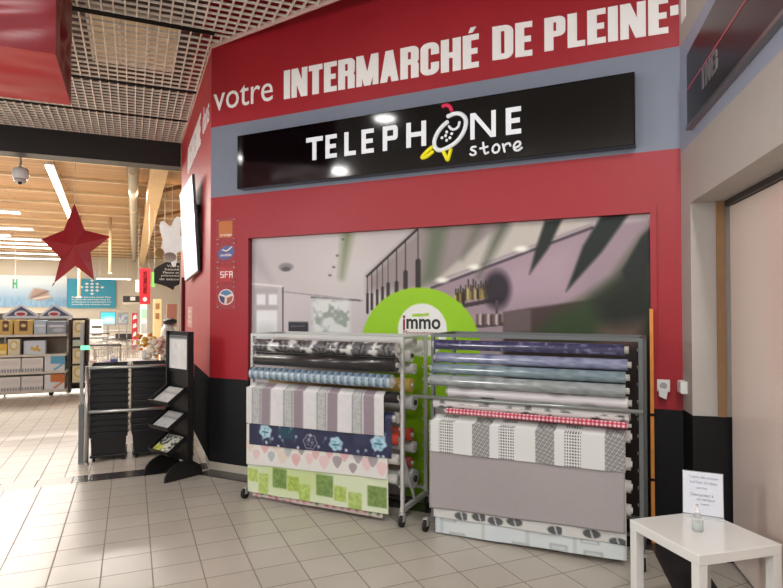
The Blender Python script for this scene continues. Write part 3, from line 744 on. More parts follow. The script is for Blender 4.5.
FAB = paint_mat('oilcloth', .32, coat=.15)
FABM = paint_mat('oilcloth_matt', .55)
CARD = mat('card_core', (186, 184, 180), .7)
def make_roll(label, s0, s1, off, z, r, paint, m=None, cover=None, core=.02, corem=None, ext=.022, n=90, grp='oilcloth rolls on the racks'):
    """a roll with an optional hanging sheet: cover=(sL,sR,zbL,zbR,paint,y)"""
    t = thing('fabric_roll', label, 'fabric roll', FM, (s0, -off, z), group=grp)
    if isinstance(m, tuple): cover, m = m, None
    L = s1 - s0
    MB().cyl((-ext, 0, 0), (L + ext, 0, 0), core, n=14).build('core', corem or CARD, t)
    mb = MB()
    if callable(paint):
        mb.grid(lambda U, V: (U * L, -r * np.cos(V * 2 * np.pi) , -r * np.sin(V * 2 * np.pi)), n, 28, lambda U, V: paint(U * L, V * 2 * np.pi * r))
        mm = m or FAB
        mb.mi = [0] * len(mb.f)
        for x, fl in ((0, 1), (L, 0)):
            b = len(mb.v); k = 24
            mb.v += [(x, r * math.cos(2 * math.pi * i / k), r * math.sin(2 * math.pi * i / k)) for i in range(k)]
            mb.c[b] = np_lin(np.tile(C(206, 202, 194), (k, 1)))
            mb.face(range(b, b + k) if not fl else reversed(range(b, b + k)))
    else:
        mb.cyl((0, 0, 0), (L, 0, 0), r, n=28); mm = paint
    mb.build('roll', mm, t)
    if cover:
        sL, sR, zL, zR, pt, yy = cover[:6]
        H = z + r - min(zL, zR); dy = yy - off     # sheet leaves the top of the roll and falls in front
        seed = len(bpy.data.objects)
        def fn(U, V):
            arcl = .12
            k = np.clip(V / arcl, 0, 1); ang = k * np.pi / 2
            zb = zL + (zR - zL) * U - z
            kk_ = k ** 8; l_, r_ = max(sL, s0), min(sR, s1); x = (l_ + (sL - l_) * kk_ - s0) + ((r_ + (sR - r_) * kk_) - (l_ + (sL - l_) * kk_)) * U
            y = -np.sin(ang) * dy
            ztop = r + .003 - (1 - np.cos(ang)) * min(r, .05)
            t_ = np.clip((V - arcl) / (1 - arcl), 0, 1)
            zz_ = ztop + (zb - (r + .003 - min(r, .05))) * t_
            wob = np.sin(U * 13 + seed) * .0035 * t_ + np.sin(U * 31 + seed * 2) * .0015 * t_
            return x, y + wob, zz_
        nu, nv = cover[6] if len(cover) > 6 else (170, 90)
        mb = MB(); mb.grid(fn, nu, nv, lambda U, V: pt((sR - sL) * U, V * (H + .02)))
        o = mb.build('hanging_sheet', cover[7] if len(cover) > 7 else FAB, t)
        so = o.modifiers.new('Solidify', 'SOLIDIFY'); so.thickness = .0012
    return t
def solid(c, nz=4, sc=6): return lambda S, T: full(S, c) + (vnoise(S, T, sc, 5)[..., None] - .5) * nz
def scatter(S, T, spx, spy, seed):
    """cell id and offset inside a jittered cell"""
    i, j = np.floor(S / spx), np.floor(T / spy)
    h = np.sin(i * 12.9898 + j * 78.233 + seed) * 43758.5453; h = h - np.floor(h)
    h2 = np.sin(i * 39.3 + j * 11.7 + seed) * 24634.63; h2 = h2 - np.floor(h2)
    return (S / spx - i - .5 - (h - .5) * .4) * spx, (T / spy - j - .5 - (h2 - .5) * .4) * spy, h, h2
def p_bwflower(S, T):
    img = full(S, (214, 212, 210))
    x, y, h, h2 = scatter(S, T, .19, .16, 3); a = np.arctan2(y, x); r = np.hypot(x, y)
    pet = np.cos(a * 9 + h * 6) * .5 + .5
    img = over(img, sst(r - .085 - .02 * pet, .012) * (.55 + .45 * pet), (44, 42, 44))
    img = over(img, sst(r - .03, .006) * (h2 > .5), (226, 224, 220))
    x, y, h, h2 = scatter(S + .07, T + .05, .11, .1, 8); r = np.hypot(x, y)
    img = over(img, sst(r - .03, .012) * (h > .4), (96, 94, 96))
    return img
def p_tri(S, T):
    a, b = S / .062, T / .075
    fx, fy = a - np.floor(a), b - np.floor(b)
    row = np.floor(b) % 2; fx = np.where(row > 0, (fx + .5) % 1, fx)
    up = np.abs(fx - .5) * 2 < fy
    lef = fx < .5
    img = np.where(up[..., None], np.where(lef[..., None], C(106, 130, 150), C(78, 96, 116)), np.where(lef[..., None], C(172, 186, 194), C(128, 152, 168)))
    return img * 1.0
def p_stripe(S, T):
    img = full(S, (214, 212, 212)) + (vnoise(S, T, 30, 2)[..., None] - .5) * 8
    q = (S + .01) % .325
    img = over(img, .55 * sst(np.abs(q - .115) - .042, .003) * (vnoise(S, T, 90, 1) * .7 + .4), (128, 134, 132))
    img = over(img, .8 * sst(np.abs(q - .075) - .004, .002), (120, 116, 120)); img = over(img, .8 * sst(np.abs(q - .155) - .004, .002), (120, 116, 120))
    img = over(img, sst(np.abs(q - .215) - .043, .002), (150, 136, 144))
    img = over(img, .7 * sst(np.abs(q - .166) - .003, .002), (150, 146, 150)); img = over(img, .6 * sst(np.abs(q - .264) - .0035, .002), (110, 102, 110))
    img = over(img, .35 * (np.abs(np.sin(T * 160)) > .6) * sst(np.abs(q - .215) - .043, .002), (132, 118, 128))
    return img
def p_navy(S, T):
    img = full(S, (42, 46, 76)) + (vnoise(S, T, 8, 2)[..., None] - .5) * 16
    T0 = T - .20           # the visible band
    img = over(img, .8 * m_rect(S, T0, .30, .47, -.05, .11, .02), (30, 76, 92)); img = over(img, .6 * m_rect(S, T0, 1.02, 1.14, -.05, .10, .02), (62, 60, 92))
    for i in range(26):
        k = random.Random(i); cx, cy = k.uniform(0, 1.34), k.uniform(-.02, .19)
        img = over(img, m_ell(S, T0, cx, cy, .012, .014, .3), k.choice(((206, 214, 222), (150, 160, 180), (100, 120, 140))))
        img = over(img, .7 * m_line(S, T0, (cx, cy), (cx + k.uniform(-.03, .03), cy + .045), .005), (130, 140, 160))
    def fl(cx, cy, r, out=False):
        nonlocal img
        a = np.arctan2(T0 - cy, S - cx); d = np.hypot(S - cx, T0 - cy); R = r * (1 + .09 * np.cos(a * 6 + cx * 9))
        if out: img = over(img, sst(np.abs(d - R) - .004, .003), (150, 140, 152)); img = over(img, sst(np.abs(d - R * .55) - .003, .003), (120, 112, 130)); return
        img = over(img, sst(d - R, .006), (176, 206, 218)); img = over(img, .9 * sst(d - R * .8, .015) * np.clip((vnoise(S, T, 55, 3) - .4) * 4, 0, 1), (112, 166, 190)); img = over(img, m_line(S, T0, (cx - r * .45, cy + r * .1), (cx + r * .4, cy + r * .15), .012), (66, 96, 116))
    fl(.17, .06, .062); fl(.62, .115, .06, True); fl(.86, .11, .06); fl(1.24, .065, .066)
    return img
def p_drops(S, T):
    img = full(S, (222, 220, 214))
    T0 = T - .195
    for i in range(20):
        k = random.Random(i * 7 + 1); cx = .05 + i * .066 + k.uniform(-.015, .015); cy = (.03, .10, .055, .13)[i % 4] + k.uniform(-.015, .015); r = k.uniform(.033, .045)
        dy = T0 - cy; w_ = r * (1 - .35 * np.clip(dy / r, -1, 1))
        mask = sst(np.hypot((S - cx) / w_, dy / (r * 1.35)) - 1, .08)
        img = over(img, .8 * mask, k.choice(((150, 142, 150), (216, 164, 168), (222, 204, 186), (166, 176, 178), (150, 138, 142), (226, 190, 190))))
    return img
def p_green(S, T):
    T0 = T - .22
    img = full(S, (212, 222, 188)); img = over(img, .6 * np.clip((vnoise(S, T, 3, 4) - .35) * 2, 0, 1), (184, 206, 118)); img = over(img, .7 * sst(.2 - T0, .08), (222, 230, 204))
    tex = (vnoise(S, T, 60, 2) - .5)[..., None] * 34
    for x0, x1, y0, y1, c in ((.005, .11, .06, .17, (176, 198, 92)), (.12, .22, .09, .26, (172, 196, 96)), (.27, .41, .03, .19, (100, 132, 60)), (.42, .53, .08, .20, (160, 186, 74)), (.53, .64, .13, .30, (166, 194, 90)),
                              (.70, .86, .03, .20, (100, 132, 60)), (.87, .98, .10, .22, (164, 190, 84)), (1.0, 1.12, .13, .31, (166, 192, 96)), (1.17, 1.335, .06, .22, (100, 130, 60))):
        m_ = m_rect(S, T0, x0, x1, y0, y1, .006)
        img = over(img, m_ * .85, c)
        img = img + tex * m_[..., None]
    return img
def p_hem(S, T):
    img = full(S, (198, 186, 176)); x, y, h, h2 = scatter(S, T, .07, .05, 4); r = np.hypot(x, y)
    img = over(img, sst(r - .02, .006) * (h > .5), (196, 92, 116)); img = over(img, sst(r - .018, .006) * (h < .3), (90, 120, 84)); return img
grp = None
make_roll('black and white floral oilcloth roll, uppermost in the pale rack', 1.055, 2.385, .555, 1.316, .056, p_bwflower, n=160)
make_roll('plain black oilcloth roll on the pale rack', 1.07, 2.385, .58, 1.206, .054, mat('black_vinyl', (34, 30, 30), .3, coat=.3))
make_roll('roll printed with blue grey triangles on the pale rack', 1.03, 2.35, .585, 1.083, .052, p_tri, n=230)
make_roll('white oilcloth with mauve stripes hanging from the pale rack', 1.012, 2.375, .53, .955, .042, mat('roll_black', (30, 28, 30), .4), (.972, 2.285, .655, .668, p_stripe, .595), ext=.004)
def p_dia(S, T):
    return np.where((((S / .03).astype(int) + (T / .03).astype(int)) % 2 == 0)[..., None], C(190, 192, 190), C(80, 84, 84)) * 1.0
make_roll('navy oilcloth with pale blue flowers hanging from the pale rack', 1.012, 2.38, .525, .80, .042, p_dia, (.995, 2.345, .475, .505, p_navy, .582), n=60, ext=.004)
make_roll('cream oilcloth with pink and grey drops hanging from the pale rack', 1.012, 2.38, .52, .64, .042, mat('roll_red', (190, 60, 44), .4), (.955, 2.305, .30, .34, p_drops, .569), ext=.004)
make_roll('lime green oilcloth with squares hanging lowest on the pale rack', 1.012, 2.38, .515, .485, .04, mat('roll_white', (206, 204, 200), .4), (.956, 2.303, .062, .072, p_green, .556), ext=.004)
make_roll('pink flowered oilcloth showing just under the green cloth', 1.012, 2.36, .50, .33, .036, mat('roll_white', (206, 204, 200), .4), (1.0, 2.25, .025, .03, p_hem, .54, (110, 40)), ext=.004)
back = [(1.362, .042, (214, 212, 208), 'white'), (1.255, .05, (222, 220, 216), 'white, thick'), (1.145, .044, (206, 208, 208), 'pale grey'), (1.02, .055, (202, 168, 84), 'golden yellow'), (.875, .062, (208, 212, 210), 'frosted white'), (.63, .05, (188, 70, 50), 'orange red'), (.52, .046, (206, 206, 204), 'white, between red ones'), (.41, .04, (150, 62, 60), 'dark red'), (.27, .075, (200, 202, 200), 'widest white')]
for i, (z, r, c, nm) in enumerate(back):
    make_roll({0: 'white roll end, topmost at the rear of the pale rack', 1: 'thick white roll end second from top at the pale rack rear', 2: 'pale grey roll end third from top at the pale rack rear', 3: 'golden yellow roll end at the rear of the pale rack', 4: 'frosted white roll end below the golden yellow roll', 5: 'orange red roll end at the rear of the pale rack', 6: 'white roll end between two red ones at the pale rack rear', 7: 'dark red roll end low at the pale rack rear', 8: 'widest white roll end, lowest at the pale rack rear'}[i],
              1.0, 2.38, .23 + .06 * (i % 2), z, r, mat('rear_roll_%d' % i, c, .35), core=r * .35, corem=mat('core_dark', (48, 44, 42), .6) if i in (1, 4, 8) else None, ext=.012)

# dark rack: clear films above, patterned and grey cloth below
CL_P = mat('film_purple', (62, 58, 104), .15, coat=.6, noise=.25, nscale=30)
def p_film(c1, c2):
    return lambda S, T: over(over(full(S, c1), np.clip(vnoise(S * .3, T, 60, 2) * 1.6 - .5, 0, 1), c2), .25 * vnoise(S, T, 25, 6), (230, 236, 240))
FILM = paint_mat('clear_film', .14, coat=.7)
def p_purp(S, T):
    img = full(S, (62, 60, 92)); img = over(img, .8 * np.clip(vnoise(S, T, 40, 1) * 2 - 1.1, 0, 1), (150, 150, 190)); return over(img, .6 * np.clip(vnoise(S * .2, T, 50, 4) * 1.5 - .5, 0, 1), (40, 40, 74))
def p_leafwhite(S, T):
    img = full(S, (212, 210, 208)); x, y, h, h2 = scatter(S, T, .15, .11, 5)
    a = h * 3.1; u, w_ = x * np.cos(a) + y * np.sin(a), -x * np.sin(a) + y * np.cos(a)
    img = over(img, .9 * sst(np.hypot(u / .055, w_ / .02) - 1, .12), (96, 100, 98)); img = over(img, .9 * sst(np.hypot((u - .03) / .03, (w_ - .03) / .012) - 1, .15), (60, 64, 62))
    return img
def p_soft(S, T):
    img = full(S, (206, 202, 204)); x, y, h, h2 = scatter(S, T, .21, .13, 2); r = np.hypot(x, y * 1.6)
    img = over(img, .7 * sst(r - .06, .02) * (h > .3), (150, 140, 146)); img = over(img, m_rect(x, y, -.05, .05, -.02, .015, .005) * (h < .3), (88, 84, 90)); return img
def p_ging(S, T):
    a, b = np.floor(S / .013) % 2, np.floor(T / .013) % 2
    return np.where(((a + b) == 2)[..., None], C(168, 26, 52), np.where(((a + b) == 1)[..., None], C(200, 92, 112), C(236, 214, 218))) * 1.0
def p_lace(S, T):
    img = full(S, (216, 217, 215)); q = (S - .015) % .44
    x, y = (S % .017) / .017 - .5, (T % .022) / .022 - .5
    m1 = sst(np.abs(q - .115) - .052, .002); img = over(img, m1 * sst(np.maximum(np.abs(x), np.abs(y)) - .26, .08), (62, 62, 64))
    x2, y2 = ((S + T * .6) % .03) / .03 - .5, ((T - S * .35) % .03) / .03 - .5
    m2 = sst(np.abs(q - .375) - .062, .002); img = over(img, m2 * .85, (176, 174, 172)); img = over(img, m2 * sst(np.abs(np.abs(x2) - .3) - .1, .05), (104, 102, 102)); img = over(img, m2 * sst(np.abs(y2) - .09, .05), (118, 116, 116))
    return img
def p_grey(S, T): return full(S, (164, 157, 157)) + (vnoise(S, T, 70, 3)[..., None] - .5) * 3 + (vnoise(S, T, 2, 3)[..., None] - .5) * 8
def p_stone(S, T):
    img = full(S, (206, 206, 202)); x, y, h, h2 = scatter(S, T, .13, .09, 6)
    img = over(img, sst(np.hypot(x / .055, y / .03) - 1, .1) * (h > .25), (84, 88, 90)); img = over(img, sst(np.abs(x - y * .3) - .005, .002) * (h > .25), (196, 196, 194)); return img
def p_pale(S, T):
    img = full(S, (204, 214, 218)); img = over(img, .5 * vnoise(S, T, 6, 2), (222, 222, 216)); x, y, h, h2 = scatter(S, T, .24, .11, 9)
    img = over(img, .7 * m_rect(x, y, -.06, .06, -.022, .022, .006) * (h > .3), (156, 162, 162)); img = over(img, .8 * m_rect(x, y, -.045, .045, -.008, .016, .006) * (h > .3), (206, 212, 212))
    return over(img, .5 * sst(np.abs(((S + .1) % .31) - .15) - .012, .006), (170, 176, 174))
make_roll('navy purple glossy film roll, uppermost in the dark rack', 2.70, 3.985, .58, 1.372, .036, p_purp, FILM, core=.024)
make_roll('clear film roll with bluish purple tint below the navy one', 2.706, 4.0, .56, 1.277, .037, p_film((132, 136, 164), (92, 98, 132)), FILM, core=.02)
make_roll('clear film roll with teal tint on the dark rack', 2.685, 3.99, .585, 1.199, .037, p_film((112, 130, 138), (86, 108, 118)), FILM, core=.02)
make_roll('clear grey film roll, lowest of the clear films', 2.675, 3.99, .60, 1.117, .041, p_film((140, 146, 146), (114, 122, 122)), FILM, core=.02)
make_roll('white roll with soft grey blossoms just above the steel bar', 2.80, 4.0, .56, 1.035, .042, p_soft, core=.022)
make_roll('white roll with dark leaf print crossed by the steel bar', 2.69, 4.005, .565, .95, .04, p_leafwhite, core=.022, ext=.009)
make_roll('thin red gingham roll across the dark rack', 2.80, 4.0, .612, .904, .021, p_ging, core=.012, n=260)
make_roll('white oilcloth with lace print columns hanging above the grey cloth', 2.69, 4.01, .53, .82, .04, mat('roll_white', (206, 204, 200), .4), (2.655, 3.985, .60, .605, p_lace, .60, (330, 120)), corem=WHITE, ext=.009)
make_roll('plain mauve grey oilcloth hanging large from the dark rack', 2.69, 4.01, .525, .645, .04, mat('roll_white', (206, 204, 200), .4), (2.655, 3.98, .19, .222, p_grey, .588, (80, 40), FABM), corem=WHITE, ext=.009)
make_roll('white oilcloth with dark stone shapes peeking below the grey cloth', 2.70, 4.01, .52, .50, .04, mat('roll_white', (206, 204, 200), .4), (2.68, 3.985, .125, .145, p_stone, .575), corem=WHITE, ext=.009)
make_roll('pale blue oilcloth with grey blocks trailing to the floor', 2.70, 4.01, .515, .35, .038, mat('roll_white', (206, 204, 200), .4), (2.69, 3.985, .008, .045, p_pale, .565), corem=WHITE, ext=.009)
bar = thing('steel_bar', 'bare grey steel bar lying across the front of the dark rack', 'bar', FM, (2.545, -.62, .992))
MB().cyl((0, 0, 0), (1.545, 0, .004), .0135, n=14).build('tube', mat('bar_steel', (150, 158, 154), .3, .6), bar)
for i, x in enumerate((.095, 1.505)): MB().tube([(x, .0, -.0145), (x, .05, -.0145), (x, .08, -.028)], .006, 8).build('hook', STEEL_D, bar)
t = thing('wooden_batten', 'orange brown wooden batten standing beside the dark rack', 'batten', FM, (4.118, -.05, 0))
MB().box(-.012, .012, -.015, .015, 0, 1.63).build('stick', mat('batten_wood', (226, 148, 66), .5, noise=.2, nscale=12), t, bevel=.002)
for z in (.43, .88): MB().box(-.014, .014, -.0165, .0165, z, z + .02).build('dark_band', BLACK, t)

# sockets at the right corner
t = thing('wall_socket', 'white socket with a plug adapter on the red wall', 'socket', FM, (4.19, 0, 1.05))
MB().box(-.042, .042, -.035, 0, 0, .085).build('cover', WHITE, t, bevel=.006)
MB().cyl((0, -.04, .043), (0, -.034, .043), .024, n=18).build('inset', mat('socket_grey', (170, 170, 168), .5), t)
MB().hexa([(-.03, -.06, -.03), (.02, -.06, -.05), (.02, -.034, -.05), (-.03, -.034, -.03), (-.03, -.06, .03), (.03, -.06, .02), (.03, -.034, .02), (-.03, -.034, .03)]).build('adapter', WHITE, t, bevel=.005)
t = thing('wall_socket', 'white blank socket box at the corner of the beige pier', 'socket', FR, (.075, 0, 1.055))
MB().box(-.055, .055, -.04, 0, 0, .085).build('cover', WHITE, t, bevel=.006)
MB().box(-.045, .045, -.043, -.04, .008, .077).build('face_plate', mat('socket_white', (240, 240, 236), .3), t)

# ================================================================== TABLE WITH NOTICE
tb = thing('side_table', 'small square white table beside the right wall', 'table', FW, (1.585, 3.04, 0), math.radians(15.5))
TW = mat('white_laminate', (222, 222, 218), .22, coat=.3)
TH = .5
MB().box(-.243, .243, -.243, .243, TH - .05, TH).build('tabletop', TW, tb, bevel=.003)
for sx in (-1, 1):
    for sy in (-1, 1): MB().box(sx * .218 - .024, sx * .218 + .024, sy * .218 - .024, sy * .218 + .024, 0, TH - .05).build('leg', TW, tb, bevel=.002)
nx = thing('notice_stand', 'clear stand holding a printed white sheet on the table', 'notice stand', FW, (1.71, 3.262, TH + .001), math.radians(-27))
lean = lambda x, z, d: (x, d - .012 + z * .20, z)
def sheet(mb, x0, x1, z0, z1, d, th=.001):
    return mb.hexa([lean(x0, z0, d), lean(x1, z0, d), lean(x1, z0, d + th), lean(x0, z0, d + th), lean(x0, z1, d), lean(x1, z1, d), lean(x1, z1, d + th), lean(x0, z1, d + th)])
sheet(MB(), -.1, .1, .004, .228, .004, .003).build('acrylic_back', mat('clear_acrylic', (236, 240, 242), .05, alpha=.35), nx)
sheet(MB(), -.097, .097, .006, .225, 0, .0015).build('paper', mat('paper', (214, 218, 226), .6), nx)
MB().box(-.1, .1, -.07, .0, 0, .003).build('acrylic_foot', mat('clear_acrylic', (236, 240, 242), .05, alpha=.35), nx)
INKB = mat('ink_blue', (158, 162, 186), .6); INKK = mat('ink_grey', (146, 148, 152), .6)
def line(s, xa, xb, z, h, m):
    t_ = fit_text(s, xa, xb, z, h, 0, .0); t_.v = [lean(p[0], p[2], -.001 + p[1] * .5) for p in t_.v]; t_.build('print_line', m, nx)
line('Table de coupe', -.07, .075, .19, .016, INKB); line('toiles cirées', -.065, .07, .165, .016, INKB); line('service', -.03, .02, .138, .012, INKB)
line('Demandez à', -.06, .05, .1, .015, INKK); line('un vendeur', -.03, .06, .078, .015, INKK); line('merci', -.01, .03, .055, .011, mat('ink_green', (120, 150, 140), .6))
bt = thing('pump_bottle', 'small clear pump bottle before the notice on the table', 'bottle', FW, (1.565, 3.04, TH + .001))
CLP = mat('clear_plastic', (228, 232, 230), .06, alpha=.45)
MB().lathe([(.024, 0), (.027, .006), (.027, .06), (.022, .075), (.011, .043), (.011, .092)], n=24).build('body', CLP, bt)
MB().lathe([(.013, .09), (.013, .105), (.004, .107), (.004, .125)], n=16).build('collar', WHITE, bt)
MB().tube([(0, 0, .125), (0, 0, .132), (-.03, -.012, .13)], .005, 8).build('nozzle', WHITE, bt)
MB().lathe([(.0272, .015), (.0274, .016), (.0274, .045), (.0272, .046)], n=24).build('label_band', mat('label_green', (204, 216, 208), .5, alpha=.6), bt)
# ================================================================== ENTRANCE: RAILING, BASKETS, KIOSK
CHROME = mat('brushed_steel', (176, 176, 172), .28, .85)
def fw(px, py, z=0): return hit(px, py, (0, 0, z), (0, 0, 1.0))
rl = thing('guard_rail', 'brushed steel guard rail with two bars in front of basket stacks', 'railing', FS, (-.42, 6.93, 0))
def post(mb, x, y, h, r=.021): return mb.cyl((x, y, 0), (x, y, h), r, n=16)
for x, y in ((0, 0), (1.04, -.03)): 
    ps = post(MB(), x, y, 1.02).build('post', CHROME, rl)
    MB().lathe([(.03, 0), (.03, .012), (.022, .02)], (x, y, 0)).build('foot_plate', CHROME, ps)
for z in (1.0, .54): MB().cyl((0, 0, z), (1.04, -.03, z), .018, n=14).build('bar', CHROME, rl)
gp = thing('gate_post', 'slim steel entrance gate post with a small green light', 'gate post', FS, (-.475, 6.99, 0))
MB().box(-.025, .025, -.03, .03, 0, .62).build('lower_sleeve', mat('post_grey', (120, 122, 122), .4, .4), gp, bevel=.005)
MB().box(-.017, .017, -.02, .02, .62, 1.47).build('pole', CHROME, gp, bevel=.004)
MB().box(-.012, .075, -.03, .0, 1.19, 1.235).build('light_head', mat('green_light', (120, 232, 180), .3, emit=1.2), gp, bevel=.006)
MB().box(-.022, .022, -.04, .04, 0, .012).build('foot_plate', CHROME, gp)

BASK = mat('black_basket', (22, 22, 24), .42)
BASK2 = mat('black_handle', (40, 40, 42), .4)
def basket_mesh():
    m = MB(); w0, d0, w1, d1, H = .164, .221, .175, .235, .24
    def loop(w_, d_, z): return [(-w_, -d_, z), (w_, -d_, z), (w_, d_, z), (-w_, d_, z)]
    out = loop(w0, d0, 0) + loop(w1, d1, H); inn = loop(w0 - .0018, d0 - .0018, .002) + loop(w1 - .0018, d1 - .0018, H)
    b = len(m.v); m.v += out + inn
    for i in range(4):
        j = (i + 1) % 4
        m.face((b + i, b + j, b + 4 + j, b + 4 + i)); m.face((b + 8 + j, b + 8 + i, b + 12 + i, b + 12 + j)); m.face((b + 4 + i, b + 4 + j, b + 12 + j, b + 12 + i))
    m.face((b + 3, b + 2, b + 1, b)); m.face((b + 8, b + 9, b + 10, b + 11))
    r = .01
    for x0, x1, y0, y1 in ((-w1 - r, w1 + r, -d1 - r, -d1 + .002), (-w1 - r, w1 + r, d1 - .002, d1 + r), (-w1 - r, -w1 + .002, -d1, d1), (w1 - .002, w1 + r, -d1, d1)): m.box(x0, x1, y0, y1, H - .054, H + .002)
    return m
nb = 0
b_root = None
ORD = ['topmost', 'second from the top', 'third from the top', 'fourth from the top', 'fifth from the top', 'sixth from the top', 'seventh from the top', 'eighth from the top', 'ninth from the top', 'tenth from the top', 'eleventh from the top', 'lowest']
STK = [(-.215, 7.22, .0, .0635, 'stack beside the gate post', .07), (.19, 7.24, .03, .0635, 'stack nearer the magazine kiosk', .07)]
for (x, y, rz, dz, nm, z0) in STK:
    for k in range(12):
        z = z0 + k * dz
        lb = 'black shopping basket, %s of the %s' % (ORD[11 - k], nm)
        if b_root is None:
            b_root = thing('shopping_basket', lb, 'basket', FS, (x, y, z), rz, 'nested black shopping baskets')
            basket_mesh().build('basket_body', BASK, b_root)
            hd = MB()
            hd.tube([(-.193, -.03, .225), (-.193, -.22, .232), (-.17, -.253, .233), (.17, -.253, .233), (.193, -.22, .232), (.193, -.03, .225)], .005, 6).build('handle', BASK2, b_root)
        else: dup(b_root, (x, y, z), lb, FS, rz)
for (x, y, rz, dz, nm, z0) in STK:
    d = thing('basket_dolly', 'low black wheeled dolly under the basket ' + nm, 'dolly', FS, (x, y, 0), rz)
    MB().box(-.18, .18, -.24, .24, .045, .069).build('platform', BASK, d, bevel=.008)
    for sx in (-.14, .14):
        for sy in (-.2, .2): MB().cyl((sx - .012, sy, .0225), (sx + .012, sy, .0225), .0225, n=14).build('wheel', RUB, d)

KB = mat('kiosk_black', (20, 20, 21), .4)
kq = FW
kang = math.atan2(-.77, -.63) + math.pi / 2        # local -y is the facing side
kk = thing('magazine_kiosk', 'black magazine kiosk with three sloping trays and a framed poster', 'display stand', FW, (-2.135, 5.80, 0), kang)
KW = .19
for sx in (-1, 1):
    x = sx * KW
    m_ = MB(); pts = [(-.2, 0)] + [(.2 * math.cos(math.radians(a)) * 1.0, .17 * math.sin(math.radians(a))) for a in range(165, 10, -15)] + [(.2, 0)]
    m_.prism(pts, x - .012, x + .012); m_.v = [(q[1], q[0] - .0, q[2]) for q in m_.v]; m_.f = [f_[::-1] for f_ in m_.f]
    m_.build('foot', KB, kk)
    MB().box(x - .012, x + .012, .03, .09, .12, 1.4).build('post', KB, kk)
MB().box(-KW + .012, KW - .012, .07, .085, .14, 1.02).build('back_panel', KB, kk)
fr = MB().box(-KW + .012, KW - .012, .05, .075, 1.0, 1.03).box(-KW + .012, KW - .012, .05, .075, 1.36, 1.4).build('poster_frame', KB, kk)
def p_poster(U, Vv):
    img = full(U, (226, 226, 224)); img = over(img, m_rect(U, Vv, 0, 1, .9, 1, .01), (100, 100, 102)); img = over(img, .7 * m_line(U, Vv, (.4, .82), (.48, .66), .05, .02), (244, 244, 244)); img = over(img, .7 * m_line(U, Vv, (.56, .82), (.48, .66), .05, .02), (244, 244, 244))
    return over(img, .25 * vnoise(U, Vv, 6, 2), (160, 164, 160))
mb = MB(); mb.grid(lambda U, V: ((-KW + .014) + (2 * KW - .028) * U, .055 + 0 * U, 1.03 + .33 * V), 30, 30, p_poster); mb.f = [f_[::-1] for f_ in mb.f]
mb.build('poster', paint_mat('print_gloss', .25, coat=.4), kk)
trays = []
for i, z in enumerate((.74, .50, .27)):
    # tray slopes down to the front with a lip
    def tp(x, u, d): return (x, .06 - .205 * u - d * .55, z + .10 - .14 * u + d * .83)
    def ts(mb, x0, x1, u0, u1, d0, d1): return mb.hexa([tp(x0, u1, d0), tp(x1, u1, d0), tp(x1, u0, d0), tp(x0, u0, d0), tp(x0, u1, d1), tp(x1, u1, d1), tp(x1, u0, d1), tp(x0, u0, d1)])
    m_ = MB(); ts(m_, -.178, .178, 0, 1, 0, .008); ts(m_, -.178, .178, .97, 1, .008, .05); ts(m_, -.178, -.17, 0, 1, .008, .045); ts(m_, .17, .178, 0, 1, .008, .045)
    m_.build('tray', KB, kk)
    trays.append((z, tp))
for i, (z, tp) in enumerate(trays):
    def bp(U, Vv, i=i):
        if i < 2: return over(over(full(U, (196, 196, 192)), .6 * m_rect(U, Vv, .0, 1, .3, .42, .03), (120, 120, 118)), .4 * vnoise(U, Vv, 9, i), (150, 150, 150))
        img = full(U, (206, 204, 190)); n_ = vnoise(U, Vv, 10, 7); img = over(img, np.clip((n_ - .55) * 6, 0, 1), (40, 40, 38)); return over(img, m_rect(U, Vv, 0, .45, .65, 1, .05) * .8, (196, 204, 70))
    z_ = z
    def tpp(x, u, d, z_=z_): return (x, .06 - .205 * u - d * .55, z_ + .10 - .14 * u + d * .83)
    mb = MB()
    mb.grid(lambda U, V: (-.15 + .3 * U, .06 - .205 * (.05 + .88 * V) - .018 * .55, z_ + .10 - .14 * (.05 + .88 * V) + .018 * .83), 26, 26, bp)
    mb.f = [f_[::-1] for f_ in mb.f] if False else mb.f
    o = mb.build('brochure', paint_mat('print_matt', .5), None, FW, (-2.135, 5.80, 0), kang)
    so = o.modifiers.new('Solidify', 'SOLIDIFY'); so.thickness = .008
    tag(o, ['grey and white brochures lying in the top kiosk tray', 'pale grey brochures lying in the middle kiosk tray', 'black, white and yellow flyers in the bottom kiosk tray'][i], 'brochures', 'brochures on the kiosk')

# ================================================================== THE STORE BEYOND
ROOFZ = 4.62
WOOD = plank_mat('roof_planks', (172, 130, 80), (156, 114, 66))
JOIST = mat('pale_joist', (226, 206, 174), .6)
GLU = mat('glulam', (220, 186, 136), .5, noise=.12, nscale=6)
slab('ceiling_store', FS, -26, 14, 10.55, 42, ROOFZ, ROOFZ + .1, WOOD)
a_ = 11.6; first = True
while a_ < 40:
    slab('beam', FS, -24, 12, a_ - .03, a_ + .03, ROOFZ - (.16 if first else .06), ROOFZ, JOIST); a_ += 1.9; first = False
gv0, gv1 = pf(153, 170, 4.3)[0], pf(136, 262, 4.3)[0]
gb = [(pf(158, 170, 4.3)[0], 11.0), (pf(137, 262, 4.3)[0] + .25, 39.5)]
struct(MB().bar((gb[0][0], gb[0][1], 4.32), (gb[1][0], gb[1][1], 4.32), .3, .36).build('beam_glulam', GLU, frame=FS))
for a0 in (14.2, 18.5, 24):
    t_ = (a0 - gb[0][1]) / (gb[1][1] - gb[0][1]); vx = gb[0][0] + (gb[1][0] - gb[0][0]) * t_
    for sd in (1,): struct(MB().bar((vx + sd * .16, a0, 4.24), (vx + sd * 1.2, a0, 4.58), .09, .08).build('beam_brace', mat('brace_wood', (150, 104, 58), .6), frame=FS))
t = thing('air_duct', 'long grey round air duct under the wooden store roof', 'duct', FS, (gb[0][0] - .45, 11.75, 4.35))
